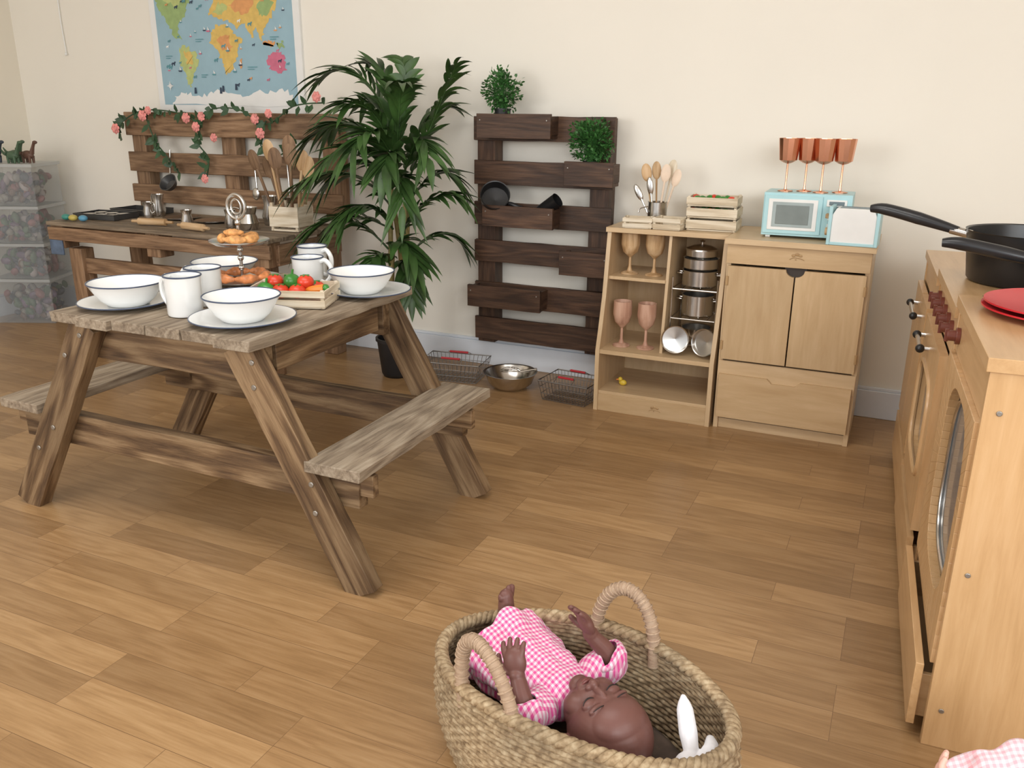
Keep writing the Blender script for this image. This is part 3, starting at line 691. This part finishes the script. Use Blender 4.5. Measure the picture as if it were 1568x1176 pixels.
# ------------------------------------------------------------------ cookers on right
FX=lambda y:.083+(4.15-y)*.049
acryl=mat('tinted_acrylic',(.16,.18,.20),.06,var=.02,spec=.8)
def unit(name,y0,y1,kind,H):
    o=M(name)
    x0=FX(y0);T=Matrix.Translation((x0,y0,0))@Matrix.Rotation(.049,4,'Z')
    w=y1-y0-.006;D=.50
    def b(a,c,m): 
        cc=T@V([(a[i]+c[i])/2 for i in range(3)]);o.box(cc,[abs(c[i]-a[i]) for i in range(3)],m,(0,0,.049))
    b((0.0,0,0),(D,.022,H-.03),W_bch);b((0.0,w-.022,0),(D,w,H-.03),W_bch)
    b((D-.012,.022,0),(D,w-.022,H-.03),W_bch)
    b((-.008,-.006,H-.03),(D,w,H),W_bch)
    b((.02,.022,.02),(D-.012,w-.022,.04),W_bch)
    zs=.755 if kind!='wash' else .79
    b((.004,.022,zs),(.024,w-.022,H-.03),W_bch)
    b((.03,.022,.20),(D-.012,w-.022,.215),W_bch)
    dx={'wash':-.035,'oven':-.03,'sink':-.025}[kind]
    b((dx,.025,.03),(dx+.018,w-.025,.195),W_bch);b((dx+.018,.04,.05),(D-.1,.052,.16),W_bch);b((dx+.018,w-.052,.05),(D-.1,w-.04,.16),W_bch);b((dx+.018,.04,.045),(D-.1,w-.04,.052),W_bch)
    def fr(y,z,x=0): return T@V((x,y,z))
    R=T@Matrix(((0,0,1,0),(1,0,0,0),(0,1,0,0),(0,0,0,1)))
    z0,z1=(.215,.752) if kind!='wash' else (.205,.789);cyy=w/2-(.04 if kind=='wash' else 0);cz=(z0+z1)/2+(.035 if kind=='wash' else 0)
    dth=-.012 if kind!='wash' else .004
    if kind=='wash': ra,rb,pw_=.215,.225,3.2
    elif kind=='oven': ra,rb,pw_=.20,.15,5
    else: ra,rb,pw_=.0,.0,2
    if ra:
        n=64;inn=[];out=[]
        ya,yb=(.03,w-.03) if kind!='wash' else (.022,w-.022)
        for i in range(n):
            a=2*pi*i/n+pi/4;c,s=math.cos(a),math.sin(a)
            k=(abs(c)**pw_+abs(s)**pw_)**(-1/pw_)
            inn.append((cyy+ra*c*k,cz+rb*s*k))
            e=(i/n)*4;side=int(e);t2=e-side
            cor=[(yb,z1),(ya,z1),(ya,z0),(yb,z0)]
            p=V(cor[side]).lerp(V(cor[(side+1)%4]),t2);out.append((p.x,p.y))
        for i in range(n):
            j=(i+1)%n
            vs=[(a[0],a[1],zz) for zz in(-.012,.012) for a in(inn[i],out[i],out[j],inn[j])]
            g=[(v[1]+3,v[0],v[2]) for v in vs]
            o.add(vs,[(0,3,2,1),(4,5,6,7),(0,1,5,4),(1,2,6,5),(2,3,7,6),(3,0,4,7)],W_bch,R@Matrix.Translation((0,0,dth)),g)
        if kind=='oven': o.tube([R@V((p[0],p[1],dth-.012)) for p in inn],.008,W_bch,8,closed=True)
        o.prism(inn,.004,acryl,R@Matrix.Translation((0,0,dth+.014)))
        if kind=='wash': o.tube([R@V((cyy+(p[0]-cyy)*.88,cz+(p[1]-cz)*.88,dth+.009)) for p in inn],.006,steel,8,closed=True)
    else:
        for s in(-1,1):
            y_a=w/2+s*.004;y_b=w/2+s*(w/2-.03)
            b((dth-.01,min(y_a,y_b),z0),(dth+.01,max(y_a,y_b),z1),W_bch)
    if kind!='wash':
        hz=.69;q0,q1=(.55,.85) if kind=='oven' else (.3,.7)
        o.tube([fr(w*q0,hz,-.02),fr(w*q0,hz,-.05),fr(w*q1,hz,-.05),fr(w*q1,hz,-.02)],.007,steel,10)
        for q in(q0,q1): o.sph(fr(w*q,hz,-.05),.014,blackp)
    ks=[.15,.32,.5,.68,.85] if kind=='oven' else ([.88] if kind=='wash' else [])
    for q in ks:
        c=fr(w*q,.82 if kind=='oven' else .84,.004);d=c+(fr(0,0,-1)-fr(0,0,0))*.032;o.cyl(c,c.lerp(d,.35),.022,knobm);o.cyl(c,d,.015,knobm,.014)
        o.box(d,(.01,.006,.034),knobm,(0,0,.049))
    for zz in(.1,.45,.82): o.cyl(T@V((.03,0,zz)),T@V((.03,-.003,zz)),.006,sticks,seg=10)
    if kind=='oven':
        for cxx,cyy2 in((.14,.15),(.14,.45),(.36,.15),(.36,.45)): o.lathe([(0,0),(.07,0),(.07,.003),(0,.003)],blackp,loc=T@V((cxx,cyy2,H)),seg=28)
    return o.ob(.007,seg=3)
unit('toy_washing_machine',1.875,2.53,'wash',.935)
unit('toy_cooker',2.53,3.17,'oven',.90)
unit('toy_sink_unit',3.17,3.80,'sink',.87)
def fry(name,c,r,h,hd,hl,rise,flare=1.15):
    o=M(name);c=V(c)
    o.lathe([(0,0),(r/flare,0),(r/flare*1.03,.006),(r,h),(r*1.015,h+.003),(r*.975,h),(r/flare*.97,.01),(0,.006)],blackp,loc=c,seg=48)
    d=V((math.cos(hd),math.sin(hd),0))
    p0=c+d*r*.98+V((0,0,h*.85))
    pts=[p0,p0+d*.04+V((0,0,.012)),p0+d*hl*.5+V((0,0,rise*.65)),p0+d*hl*.85+V((0,0,rise)),p0+d*hl+V((0,0,rise*.98))]
    o.tube(pts,[.011,.014,.020,.019,.012],handp,12,smooth=5)
    o.cyl(p0-d*.012,p0+d*.05+V((0,0,.012)),.014,steel)
    return o.ob()
fry('black_wok',(.36,3.0,.9035),.185,.15,pi*.93,.30,.06)
fry('black_frying_pan',(.57,2.72,.903),.15,.10,pi*.97,.32,.05)
o=M('red_plate')
for k in range(2): 
    r=.20-.004*k;o.lathe([(0,0),(r*.68,0),(r*.75,.004),(r,.016),(r,.02),(r*.75,.009),(0,.006)],redp,loc=(.395,2.34,.936+.012*k),seg=56)
o.ob()
# ------------------------------------------------------------------ floor wire baskets and pan
redh=mat('red_handle',(.45,.02,.03),.4)
wirem=mat('basket_wire',(.28,.27,.26),.35,.9)
def wire(name,x,y,lx,ly,h,rot):
    o=M(name);T=Matrix.Translation((x,y,.004))@Matrix.Rotation(rot,4,'Z')
    def P(a,b,c): 
        k=.86+.14*c/h;return T@V((a*lx/2*k,b*ly/2*k,c))
    for z in(0,h*.33,h*.66,h):
        o.tube([P(a,b,z) for a,b in((-1,-1),(1,-1),(1,1),(-1,1))],.0035 if z==h else .0018,wirem,6,closed=True)
    n=15
    for i in range(n):
        a=-1+2*i/(n-1)
        o.tube([P(a,-1,h),P(a,-1,0),P(a,1,0),P(a,1,h)],.0017,wirem,5)
        if i%2==0:o.tube([P(-1,a,h),P(-1,a,0),P(1,a,0),P(1,a,h)],.0017,wirem,5)
    for s in(-1,1):
        o.tube([P(s*.35,s,h),P(s*.35,s*.6,h+.02),P(-s*.35,s*.6,h+.02),P(-s*.35,s,h)],.002,wirem,6)
        o.tube([P(.3,s*.6,h+.02),P(-.3,s*.6,h+.02)],.006,redh,8)
    o.ob()
wire('wire_shopping_basket',-2.12,3.90,.34,.22,.10,.15)
wire('wire_shopping_basket',-1.42,3.84,.27,.22,.10,-.1)
o=M('steel_mixing_bowl');o.lathe([(0,0),(.08,0),(.115,.03),(.135,.085),(.142,.087),(.13,.085),(.11,.034),(.078,.006),(0,.005)],steel,loc=(-1.775,3.87,0),seg=48);o.ob()
o=M('steel_whisk');
for k in range(4):
    a=k*pi/4;c,s=math.cos(a),math.sin(a)
    o.tube([(-1.72,3.88,.09),(-1.78+.03*c,3.88+.03*s,.10),(-1.84,3.88,.075),(-1.78-.03*c,3.88-.03*s,.09),(-1.72,3.88,.09)],.0018,steel,5,smooth=5)
o.tube([(-1.72,3.88,.09),(-1.63,3.88,.115)],.007,steel,8);o.ob()
# ------------------------------------------------------------------ storage boxes
clearp=mat('clear_plastic',(.60,.63,.64),.15,alpha=.16,var=.02);lidp=mat('lid_plastic',(.55,.57,.57),.3,alpha=.6,var=.03)
cols=[mat('toy_colour_%d'%i,c,.5) for i,c in enumerate([(.12,.06,.04),(.22,.07,.07),(.04,.05,.07),(.22,.20,.17),(.06,.11,.06),(.32,.27,.26),(.13,.08,.14)])]
AB=.42
def T_box(z): return Matrix.Translation((-5.345,3.86,z))@Matrix.Rotation(AB,4,'Z')
zb=0
for i,h in enumerate((.30,.235,.24,.265)):
    o=M('clear_storage_box');T=T_box(zb);lx,ly=.38,.33
    def wallb(a,c,m):
        o.box(T@V([(a[q]+c[q])/2 for q in range(3)]),[abs(c[q]-a[q]) for q in range(3)],m,(0,0,AB))
    e=.003
    wallb((-lx/2,-ly/2,0),(lx/2,ly/2,e),clearp)
    wallb((-lx/2,-ly/2,e),(lx/2,-ly/2+e,h-.02),clearp);wallb((-lx/2,ly/2-e,e),(lx/2,ly/2,h-.02),clearp)
    wallb((-lx/2,-ly/2+e,e),(-lx/2+e,ly/2-e,h-.02),clearp);wallb((lx/2-e,-ly/2+e,e),(lx/2,ly/2-e,h-.02),clearp)
    wallb((-lx/2-.010,-ly/2-.010,h-.02),(lx/2+.010,ly/2+.010,h-.001),lidp)
    for k in range(150):
        p=T@V((random.uniform(-.14,.14),random.uniform(-.125,.12),.03+random.random()**1.1*(h*.78-.05)))
        o.sph(p,(random.uniform(.025,.045),random.uniform(.015,.03),random.uniform(.015,.028)),random.choice(cols),(random.random()*3,random.random()*3,0),seg=8,rings=6)
    o.ob();zb+=h
o=M('toy_dinosaurs')
for dx,dy,m in((.12,-.05,cols[0]),(0,.02,cols[4]),(-.1,-.04,cols[2]),(.05,-.1,cols[4])):
    c=T_box(zb)@V((dx,dy,0))
    o.sph(c+V((0,0,.05)),(.05,.025,.028),m)
    for a in(-.03,.03):
        for b2 in(-.013,.013): o.cyl(c+V((a,b2,0)),c+V((a,b2,.045)),.007,m,.01)
    o.tube([c+V((.04,0,.06)),c+V((.06,0,.1)),c+V((.075,0,.125))],[.016,.01,.009],m,8,smooth=3);o.sph(c+V((.085,0,.13)),(.02,.011,.011),m)
    o.tube([c+V((-.045,0,.055)),c+V((-.08,0,.06)),c+V((-.11,0,.09))],[.016,.009,.003],m,8,smooth=3)
o.ob()
# ------------------------------------------------------------------ doll basket
def seagrass():
    m,nt,b,l=nm('seagrass_weave');b.inputs['Roughness'].default_value=.75
    tc=nt.nodes.new('ShaderNodeTexCoord');n=nt.nodes.new('ShaderNodeTexNoise');n.inputs['Scale'].default_value=70;n.inputs['Detail'].default_value=5;l.new(tc.outputs['Object'],n.inputs['Vector'])
    n2=nt.nodes.new('ShaderNodeTexNoise');n2.inputs['Scale'].default_value=9;l.new(tc.outputs['Object'],n2.inputs['Vector'])
    c=ramp(nt,n.outputs[0],[(.3,(.19,.125,.065)),(.5,(.34,.245,.14)),(.7,(.48,.38,.245))])
    c=mixc(nt,1.0,c,ramp(nt,n2.outputs[0],[(.3,(.75,.75,.75)),(.7,(1.12,1.1,1.08))]),'MULTIPLY')
    l.new(c,b.inputs['Base Color']);bump(nt,b,n.outputs[0],.6,.003);return m
seag=seagrass()
BX,BY,BR=-.495,1.43,-.16
o=M('woven_moses_basket')
Tb=Matrix.Translation((BX,BY,0))@Matrix.Rotation(BR,4,'Z')
A,B,Hb=.34,.20,.25
def rimz(a): return Hb+.018*abs(math.sin(a))**4
def wallmesh(sgn):
    rows=24;sub=4;seg=240;vs=[];fs=[];gr=[]
    for j in range(rows*sub+1):
        z01=j/(rows*sub);ro=j/sub
        for i in range(seg):
            a=2*pi*i/seg;H_=rimz(a);z=z01*H_
            s=.85+.17*math.sin(pi*(z01*.62+.08))
            row=int(ro-1e-6);ph=pi*(row%2)
            bulge=abs(math.sin(pi*ro))*.0045+ .0022*math.sin(a*60+ph)
            off=(bulge)*(1 if sgn>0 else -1) - (.011 if sgn<0 else 0)
            vs.append((math.cos(a)*(A*s+off),math.sin(a)*(B*s+off),z+ (.0 if sgn>0 else .004)));gr.append((a*.3,z,0))
    for j in range(rows*sub):
        for i in range(seg):
            k=(i+1)%seg;q=(j*seg+i,j*seg+k,(j+1)*seg+k,(j+1)*seg+i);fs.append(q if sgn>0 else q[::-1])
    fs.append(tuple(range(seg))[::-1] if sgn>0 else tuple(range(seg)))
    o.add(vs,fs,seag,Tb,gr)
wallmesh(1);wallmesh(-1)
s1=.85+.17*math.sin(pi*.70)
for ph in(0,2*pi/3,4*pi/3):
    pts=[]
    n=420
    for i in range(n):
        a=2*pi*i/n;tw=a*34+ph
        rr=.008*math.cos(tw)-.005;zz=.007*math.sin(tw)
        pts.append(Tb@V((math.cos(a)*(A*s1+rr),math.sin(a)*(B*s1+rr),rimz(a)+zz+.003)))
    o.tube(pts,.0085,seag,7,closed=True)
hmat=wood('handle_wrap',(.32,.21,.14),(.44,.31,.21),(.54,.40,.28),gs=(55,8,8),rough=.6,bmp=.6,rings=0,tone=.15)
for s,xo,ln in((1,.015,.0),(-1,-.105,-.012)):
    pts=[];hw=.075
    for i in range(15):
        t=pi*i/14;x=xo-hw*math.cos(t)-(.04*math.sin(t) if s<0 else 0);z=Hb-.03+.165*math.sin(t)**.8
        y=s*(B*.95*math.sqrt(max(0,1-(x/A)**2)))+s*ln*math.sin(t)
        pts.append(Tb@V((x,y,z)))
    o.tube(pts,[.0135]*15,hmat,12,smooth=4)
    for i in range(1,14):
        for q in(0,.5):
            if i==13 and q: continue
            p=pts[i].lerp(pts[min(14,i+1)],q);d=(pts[min(14,i+1)]-pts[i-1]).normalized();x_=d.cross(V((0,1,.1))).normalized();y_=d.cross(x_)
            o.tube([p+(x_*math.cos(a*pi/6)+y_*math.sin(a*pi/6))*.0145 for a in range(12)],.0022,hmat,5,closed=True)
o.ob(ang=60)
def cushion(name,T,z0,z1,sx,sy,m):
    o=M(name);seg=60;vs=[];fs=[]
    rings=[(1,z0),(1.03,(z0+z1)/2),(.98,z1-.008),(.9,z1),(.5,z1+.004),(.02,z1+.004)]
    for r,z in rings:
        for i in range(seg):
            a=2*pi*i/seg;vs.append((math.cos(a)*sx*r,math.sin(a)*sy*r,z+.006*noise.noise(V((math.cos(a)*r*6,math.sin(a)*r*5,z*9)))*(z>z0)))
    for j in range(len(rings)-1):
        for i in range(seg):
            k=(i+1)%seg;fs.append((j*seg+i,j*seg+k,(j+1)*seg+k,(j+1)*seg+i))
    fs.append(tuple(range(seg))[::-1]);o.add(vs,fs,m,T);o.ob(ang=70)
gb=mat('brown_blanket',(.085,.06,.045),.9,var=.3,vs=30,bmp=.3)
cushion('folded_blanket',Tb,.008,.118,.262,.145,gb)
# ------------------------------------------------------------------ dolls
def gingham(name,c):
    m,nt,b,l=nm(name);b.inputs['Roughness'].default_value=.85;b.inputs['Sheen Weight'].default_value=.2
    tc=nt.nodes.new('ShaderNodeTexCoord');sp=nt.nodes.new('ShaderNodeSeparateXYZ');l.new(tc.outputs['Object'],sp.inputs[0])
    def stripe(sock):
        f=math_(nt,'FRACT',math_(nt,'MULTIPLY',sock,1/.011));return math_(nt,'GREATER_THAN',f,.5)
    h=math_(nt,'MULTIPLY',math_(nt,'ADD',stripe(sp.outputs[0]),stripe(sp.outputs[1])),.5)
    mid=tuple((a*1.2+.65)/2 for a in c)
    l.new(ramp(nt,h,[(0,(.82,.66,.73)),(.4,mid),(.9,c)]),b.inputs['Base Color']);return m
def remesh(o,v,it=2):
    r=o.modifiers.new('remesh','REMESH');r.mode='VOXEL';r.voxel_size=v;r.use_smooth_shade=True
    s=o.modifiers.new('smooth','SMOOTH');s.factor=.5;s.iterations=it
def doll(loc,rz,skin,dress,lip,arms,legs,headrot=(0,0,0)):
    root=empty('baby_doll',loc);root.rotation_euler=(0,0,rz)
    def kid(m,**k):
        ob=m.ob(origin=(0,0,0),**k);ob.parent=root;return ob
    o=M('skin_body')
    o.sph((-.09,0,0),(.115,.072,.050),skin,seg=24,rings=16);o.capsule([(-.01,0,.01),(.04,0,.012)],[.032,.030],skin)
    HR=Matrix.Translation((.04,0,.01))@Euler(headrot).to_matrix().to_4x4()@Matrix.Translation((-.04,0,-.01))
    def hs(c,r,rot=(0,0,0)):
        q=(HR.to_3x3()@Euler(rot).to_matrix()).to_euler();o.sph(HR@V(c),r,skin,q,seg=40,rings=26)
    hs((.128,0,-.002),(.096,.083,.086));hs((.080,0,.026),(.060,.064,.057));hs((.150,0,.030),(.06,.066,.056))
    for s in(-1,1):
        hs((.070,s*.034,.048),(.029,.027,.028));hs((.109,s*.030,.071),(.013,.018,.013));hs((.131,s*.028,.075),(.008,.022,.009))
        hs((.094,s*.082,.0),(.022,.008,.015),(0,0,s*.3));hs((.099,s*.084,.0),(.011,.013,.010));hs((.083,s*.0105,.088),(.0065,.0075,.0075))
    hs((.104,0,.082),(.022,.0075,.011));hs((.086,0,.0925),(.0105,.0095,.0110));hs((.060,0,.077),(.016,.022,.012));hs((.036,0,.064),(.018,.023,.018))
    for A_ in arms:
        o.capsule([A_[0],A_[1],A_[2]],[.026,.024,.0165],skin)
        w=V(A_[2]);d=V(A_[3]).normalized();nrm=V(A_[4]);nrm=(nrm-d*nrm.dot(d)).normalized();sd=d.cross(nrm).normalized()*A_[5]
        S=A_[7]
        o.sph(w+d*.006,.0175,skin)
        Rm=Matrix((d,nrm.cross(d),nrm)).transposed()
        o.sph(w+d*.026*S,(.025*S,.0205*S,.0115*S),skin,Rm.to_euler(),seg=20,rings=14)
        for off,ln in((-.0165,.027),(-.0055,.033),(.0055,.031),(.016,.023)):
            cur=A_[6]
            b=w+(d*.036+sd*off*.9)*S;fd=(d+sd*off*14).normalized()
            p1=b+(fd*(1-cur*.15)+nrm*cur*.35)*ln*.5*S;p2=p1+(fd*(1-cur*.6)+nrm*cur*.9)*ln*.5*S
            o.capsule([b,p1,p2],[.0056*S,.0051*S,.0042*S],skin,10)
        b=w+(d*.012-sd*.015)*S;p1=b+(-sd*.015+d*.010+nrm*.005)*S;o.capsule([b,p1,p1+(d*.014+nrm*.005-sd*.002)*S],[.0075*S,.0062*S,.0048*S],skin,10)
    for L_ in legs:
        o.capsule([L_[0],L_[1],L_[2]],[.036,.029,.021],skin)
        a=V(L_[2]);d=V(L_[3]).normalized();n2=V(L_[4]).normalized();sd=d.cross(n2).normalized()
        o.capsule([a-d*.014,a+d*.02,a+d*.046],[.022,.020,.0175],skin)
        for k in range(5):
            off=-.019+.0095*k
            q=a+d*(.066-.0035*abs(k-.7)*1.3)+sd*off
            rr=(.0082,.0062,.006,.0055,.0052)[k]
            o.capsule([a+d*.045+sd*off*.8,q],[.0085,rr],skin,8)
    b=kid(o);remesh(b,.0019,4)
    o=M('face_details')
    for s in(-1,1):
        o.tube([HR@V((.1035+.005*u*u,s*(.030+.0165*u),.0822+.0012-.0060*u*u)) for u in(-1,-.6,-.2,.2,.6,1)],[.0006,.0016,.002,.002,.0016,.0006],lash,6,smooth=3)
        o.tube([HR@V((.1375+.003*(1-u*u),s*(.028+.016*u),.0852-.0055*u*u)) for u in(-1,-.3,.4,1)],[.0004,.0012,.0012,.0004],lash,6,smooth=3)
    def lipc(x,w,z,r): o.tube([HR@V((x+(.0025 if r>0 else -.002)*u*u,w*u,z-.0045*u*u)) for u in(-1,-.5,0,.5,1)],[.0012,.0034,.0038,.0034,.0012],lip,8,smooth=3)
    lipc(.0655,.0145,.0880,-1);lipc(.0585,.0125,.0872,1)
    kid(o)
    o=M('gingham_dress')
    rings=[(.024,.038,.036,.012),(.016,.052,.042,.010),(-.02,.076,.055,.006),(-.06,.084,.062,.004),(-.10,.092,.068,.006),(-.14,.100,.074,.010),(-.18,.108,.080,.018),(-.215,.112,.082,.026)]
    seg=128;vs=[];fs=[];K=7;R2=[]
    for i in range(len(rings)-1):
        for k in range(K):
            t=k/K;R2.append(tuple(rings[i][q]*(1-t)+rings[i+1][q]*t for q in range(4)))
    R2.append(rings[-1])
    for j,(x,ry,rz_,zc) in enumerate(R2):
        u=j/len(R2)
        for i in range(seg):
            a=2*pi*i/seg
            wv=1+.05*u*math.sin(a*9+.9*math.sin(j*.16))+.03*u*math.sin(a*5+2+j*.1)+.09*noise.noise(V((x*22,math.cos(a)*2.2,math.sin(a)*2.2)))+.05*noise.noise(V((x*60,math.cos(a)*5,math.sin(a)*5)))
            if abs(x+.035)<.012: wv-=.035*(1-abs(x+.035)/.012)
            z=zc+rz_*wv*math.sin(a)
            if z<-.052: z=-.052+(z+.052)*.2
            vs.append((x+.006*math.sin(a*7)*u,ry*wv*math.cos(a),z))
    for j in range(len(R2)-1):
        for i in range(seg):
            k=(i+1)%seg;fs.append((j*seg+i,(j+1)*seg+i,(j+1)*seg+k,j*seg+k))
    o.add(vs,fs,dress)
    o.tube([V((.022+.004*math.cos(2*a*pi/20),.037*math.cos(a*pi/10),.012+.035*math.sin(a*pi/10))) for a in range(20)],.005,dress,10,closed=True)
    for A_ in arms:
        a,e,w=V(A_[0]),V(A_[1]),V(A_[2]);c=a.lerp(V((-.03,0,.005)),.45)
        pts=[c,a,a.lerp(e,.5),e,e.lerp(w,.22),e.lerp(w,.26)]
        n0=len(o.v)
        o.tube(pts,[.030,.037,.037,.036,.038,.033],dress,32,smooth=7,caps=False)
        for i in range(n0,len(o.v)):
            v=o.v[i];o.v[i]=v+V((noise.noise(v*38),noise.noise(v*38+V((5,0,0))),noise.noise(v*38+V((0,9,0)))))*.007
    d=kid(o,ang=80);sl=d.modifiers.new('thick','SOLIDIFY');sl.thickness=.003;sl.offset=1
    return root
lash=mat('lash_dark',(.012,.007,.006),.6)
skinD=mat('doll_skin_brown',(.155,.068,.056),.42,var=.05,spec=.35);lipD=mat('doll_lip',(.17,.05,.045),.4)
skinL=mat('doll_skin_light',(.72,.42,.34),.4,var=.05);lipL=mat('doll_lip_light',(.65,.22,.22),.4)
ging=gingham('pink_gingham',(.70,.075,.30));ging2=gingham('pale_pink_gingham',(.80,.40,.46))
doll((-.52,1.445,.188),-.42,skinD,ging,lipD,
 arms=[((-.01,.070,.015),(.018,.110,.060),(-.012,.078,.120),(-.35,-.25,.9),(-.3,-.7,.2),1,.45,1.25),
       ((-.01,-.075,.015),(.0,-.118,.030),(-.045,-.108,.085),(-.35,.1,.8),(-.5,.7,.2),-1,.6,1.25)],
 legs=[((-.15,.04,.0),(-.205,.045,.035),(-.245,.035,.075),(-.15,.1,.8),(-.8,0,.3)),((-.15,-.04,0),(-.215,-.05,.01),(-.25,-.055,-.03),(-.3,0,.9),(-.8,0,.3))],
 headrot=(.10,-.05,-.12))
wcl=mat('white_cotton',(.80,.79,.80),.9,var=.04,vs=40,bmp=.2)
cushion('white_floor_cushion',Matrix.Translation((.37,1.33,0))@Matrix.Rotation(.3,4,'Z'),.0,.15,.20,.25,wcl)
doll((.375,1.315,.208),1.9+pi,skinL,ging2,lipL,
 arms=[((-.01,.070,.015),(-.02,.115,.02),(-.06,.12,.03),(-.5,0,.25),(-.3,-.7,.3),1,.5,1.2),
       ((-.01,-.075,.015),(-.075,-.135,.030),(-.12,-.145,.062),(-.45,-.05,.55),(.3,.9,.2),-1,.5,1.2)],
 legs=[((-.15,.03,-.01),(-.19,.035,-.01),(-.21,.035,-.02),(-.5,.1,.1),(-.8,0,.3)),((-.15,-.03,-.01),(-.19,-.035,-.01),(-.21,-.035,-.02),(-.5,0,.1),(-.8,0,.3))])
wf=mat('white_plush',(.80,.80,.84),.95,var=.04,vs=60,bmp=.4,sheen=.5)
o=M('bunny_comforter')
o.sph((-.280,1.325,.168),(.070,.038,.024),wf,(0,.05,.3),seg=24,rings=14);o.sph((-.240,1.365,.190),(.028,.026,.024),wf,seg=20,rings=12)
o.capsule([(-.236,1.378,.195),(-.255,1.415,.220),(-.272,1.448,.248),(-.280,1.464,.262)],[.013,.019,.017,.007],wf)
o.capsule([(-.222,1.370,.195),(-.206,1.400,.205),(-.214,1.432,.206)],[.013,.019,.010],wf)
o.capsule([(-.305,1.318,.172),(-.345,1.298,.178),(-.375,1.290,.168)],[.026,.022,.012],wf)
b=o.ob();remesh(b,.003)
# ------------------------------------------------------------------ camera and light
cam=bpy.data.cameras.new('camera');co=bpy.data.objects.new('camera',cam);bpy.context.collection.objects.link(co)
Rv=V((.9089,.4170,.0066));Fv=V((-.3947,.8653,-.3089)).normalized();Rv=(Rv-Fv*Rv.dot(Fv)).normalized();Uv=Rv.cross(Fv)
mt=Matrix((Rv,Uv,-Fv)).transposed().to_4x4();mt.translation=(0,0,1.4);co.matrix_world=mt
cam.lens=36*1302/1568;cam.sensor_width=36;cam.clip_start=.05
bpy.context.scene.camera=co
def area(name,loc,tgt,sx,sy,e,c):
    l=bpy.data.lights.new(name,'AREA');l.shape='RECTANGLE';l.size=sx;l.size_y=sy;l.energy=e;l.color=c
    ob=bpy.data.objects.new(name,l);bpy.context.collection.objects.link(ob);ob.location=loc
    ob.rotation_euler=(V(tgt)-V(loc)).to_track_quat('-Z','Y').to_euler()
area('window_daylight_left',(-3.6,-2.4,1.9),(-2.2,2.6,.6),2.2,1.4,78,(1,.975,.94))
area('window_daylight_right',(1.6,-2.2,2.1),(-.6,3.0,.6),2.0,1.4,92,(.95,.98,1))
area('near_floor_fill',(2.3,.2,2.0),(-1.0,1.2,0),1.4,1.2,32,(.96,.98,1))  # added fill with no known window, brightens the floor near the camera
area('overhead_fill',(-1.4,1.2,2.96),(-1.4,1.3,0),2.4,1.2,42,(1,.985,.96))  # added fill from above; no such ceiling lamp is known
w=bpy.data.worlds.new('daylight');bpy.context.scene.world=w;w.use_nodes=True
w.node_tree.nodes['Background'].inputs[0].default_value=(.95,.97,1,1);w.node_tree.nodes['Background'].inputs[1].default_value=1.0
bpy.context.scene.view_settings.view_transform='Standard'
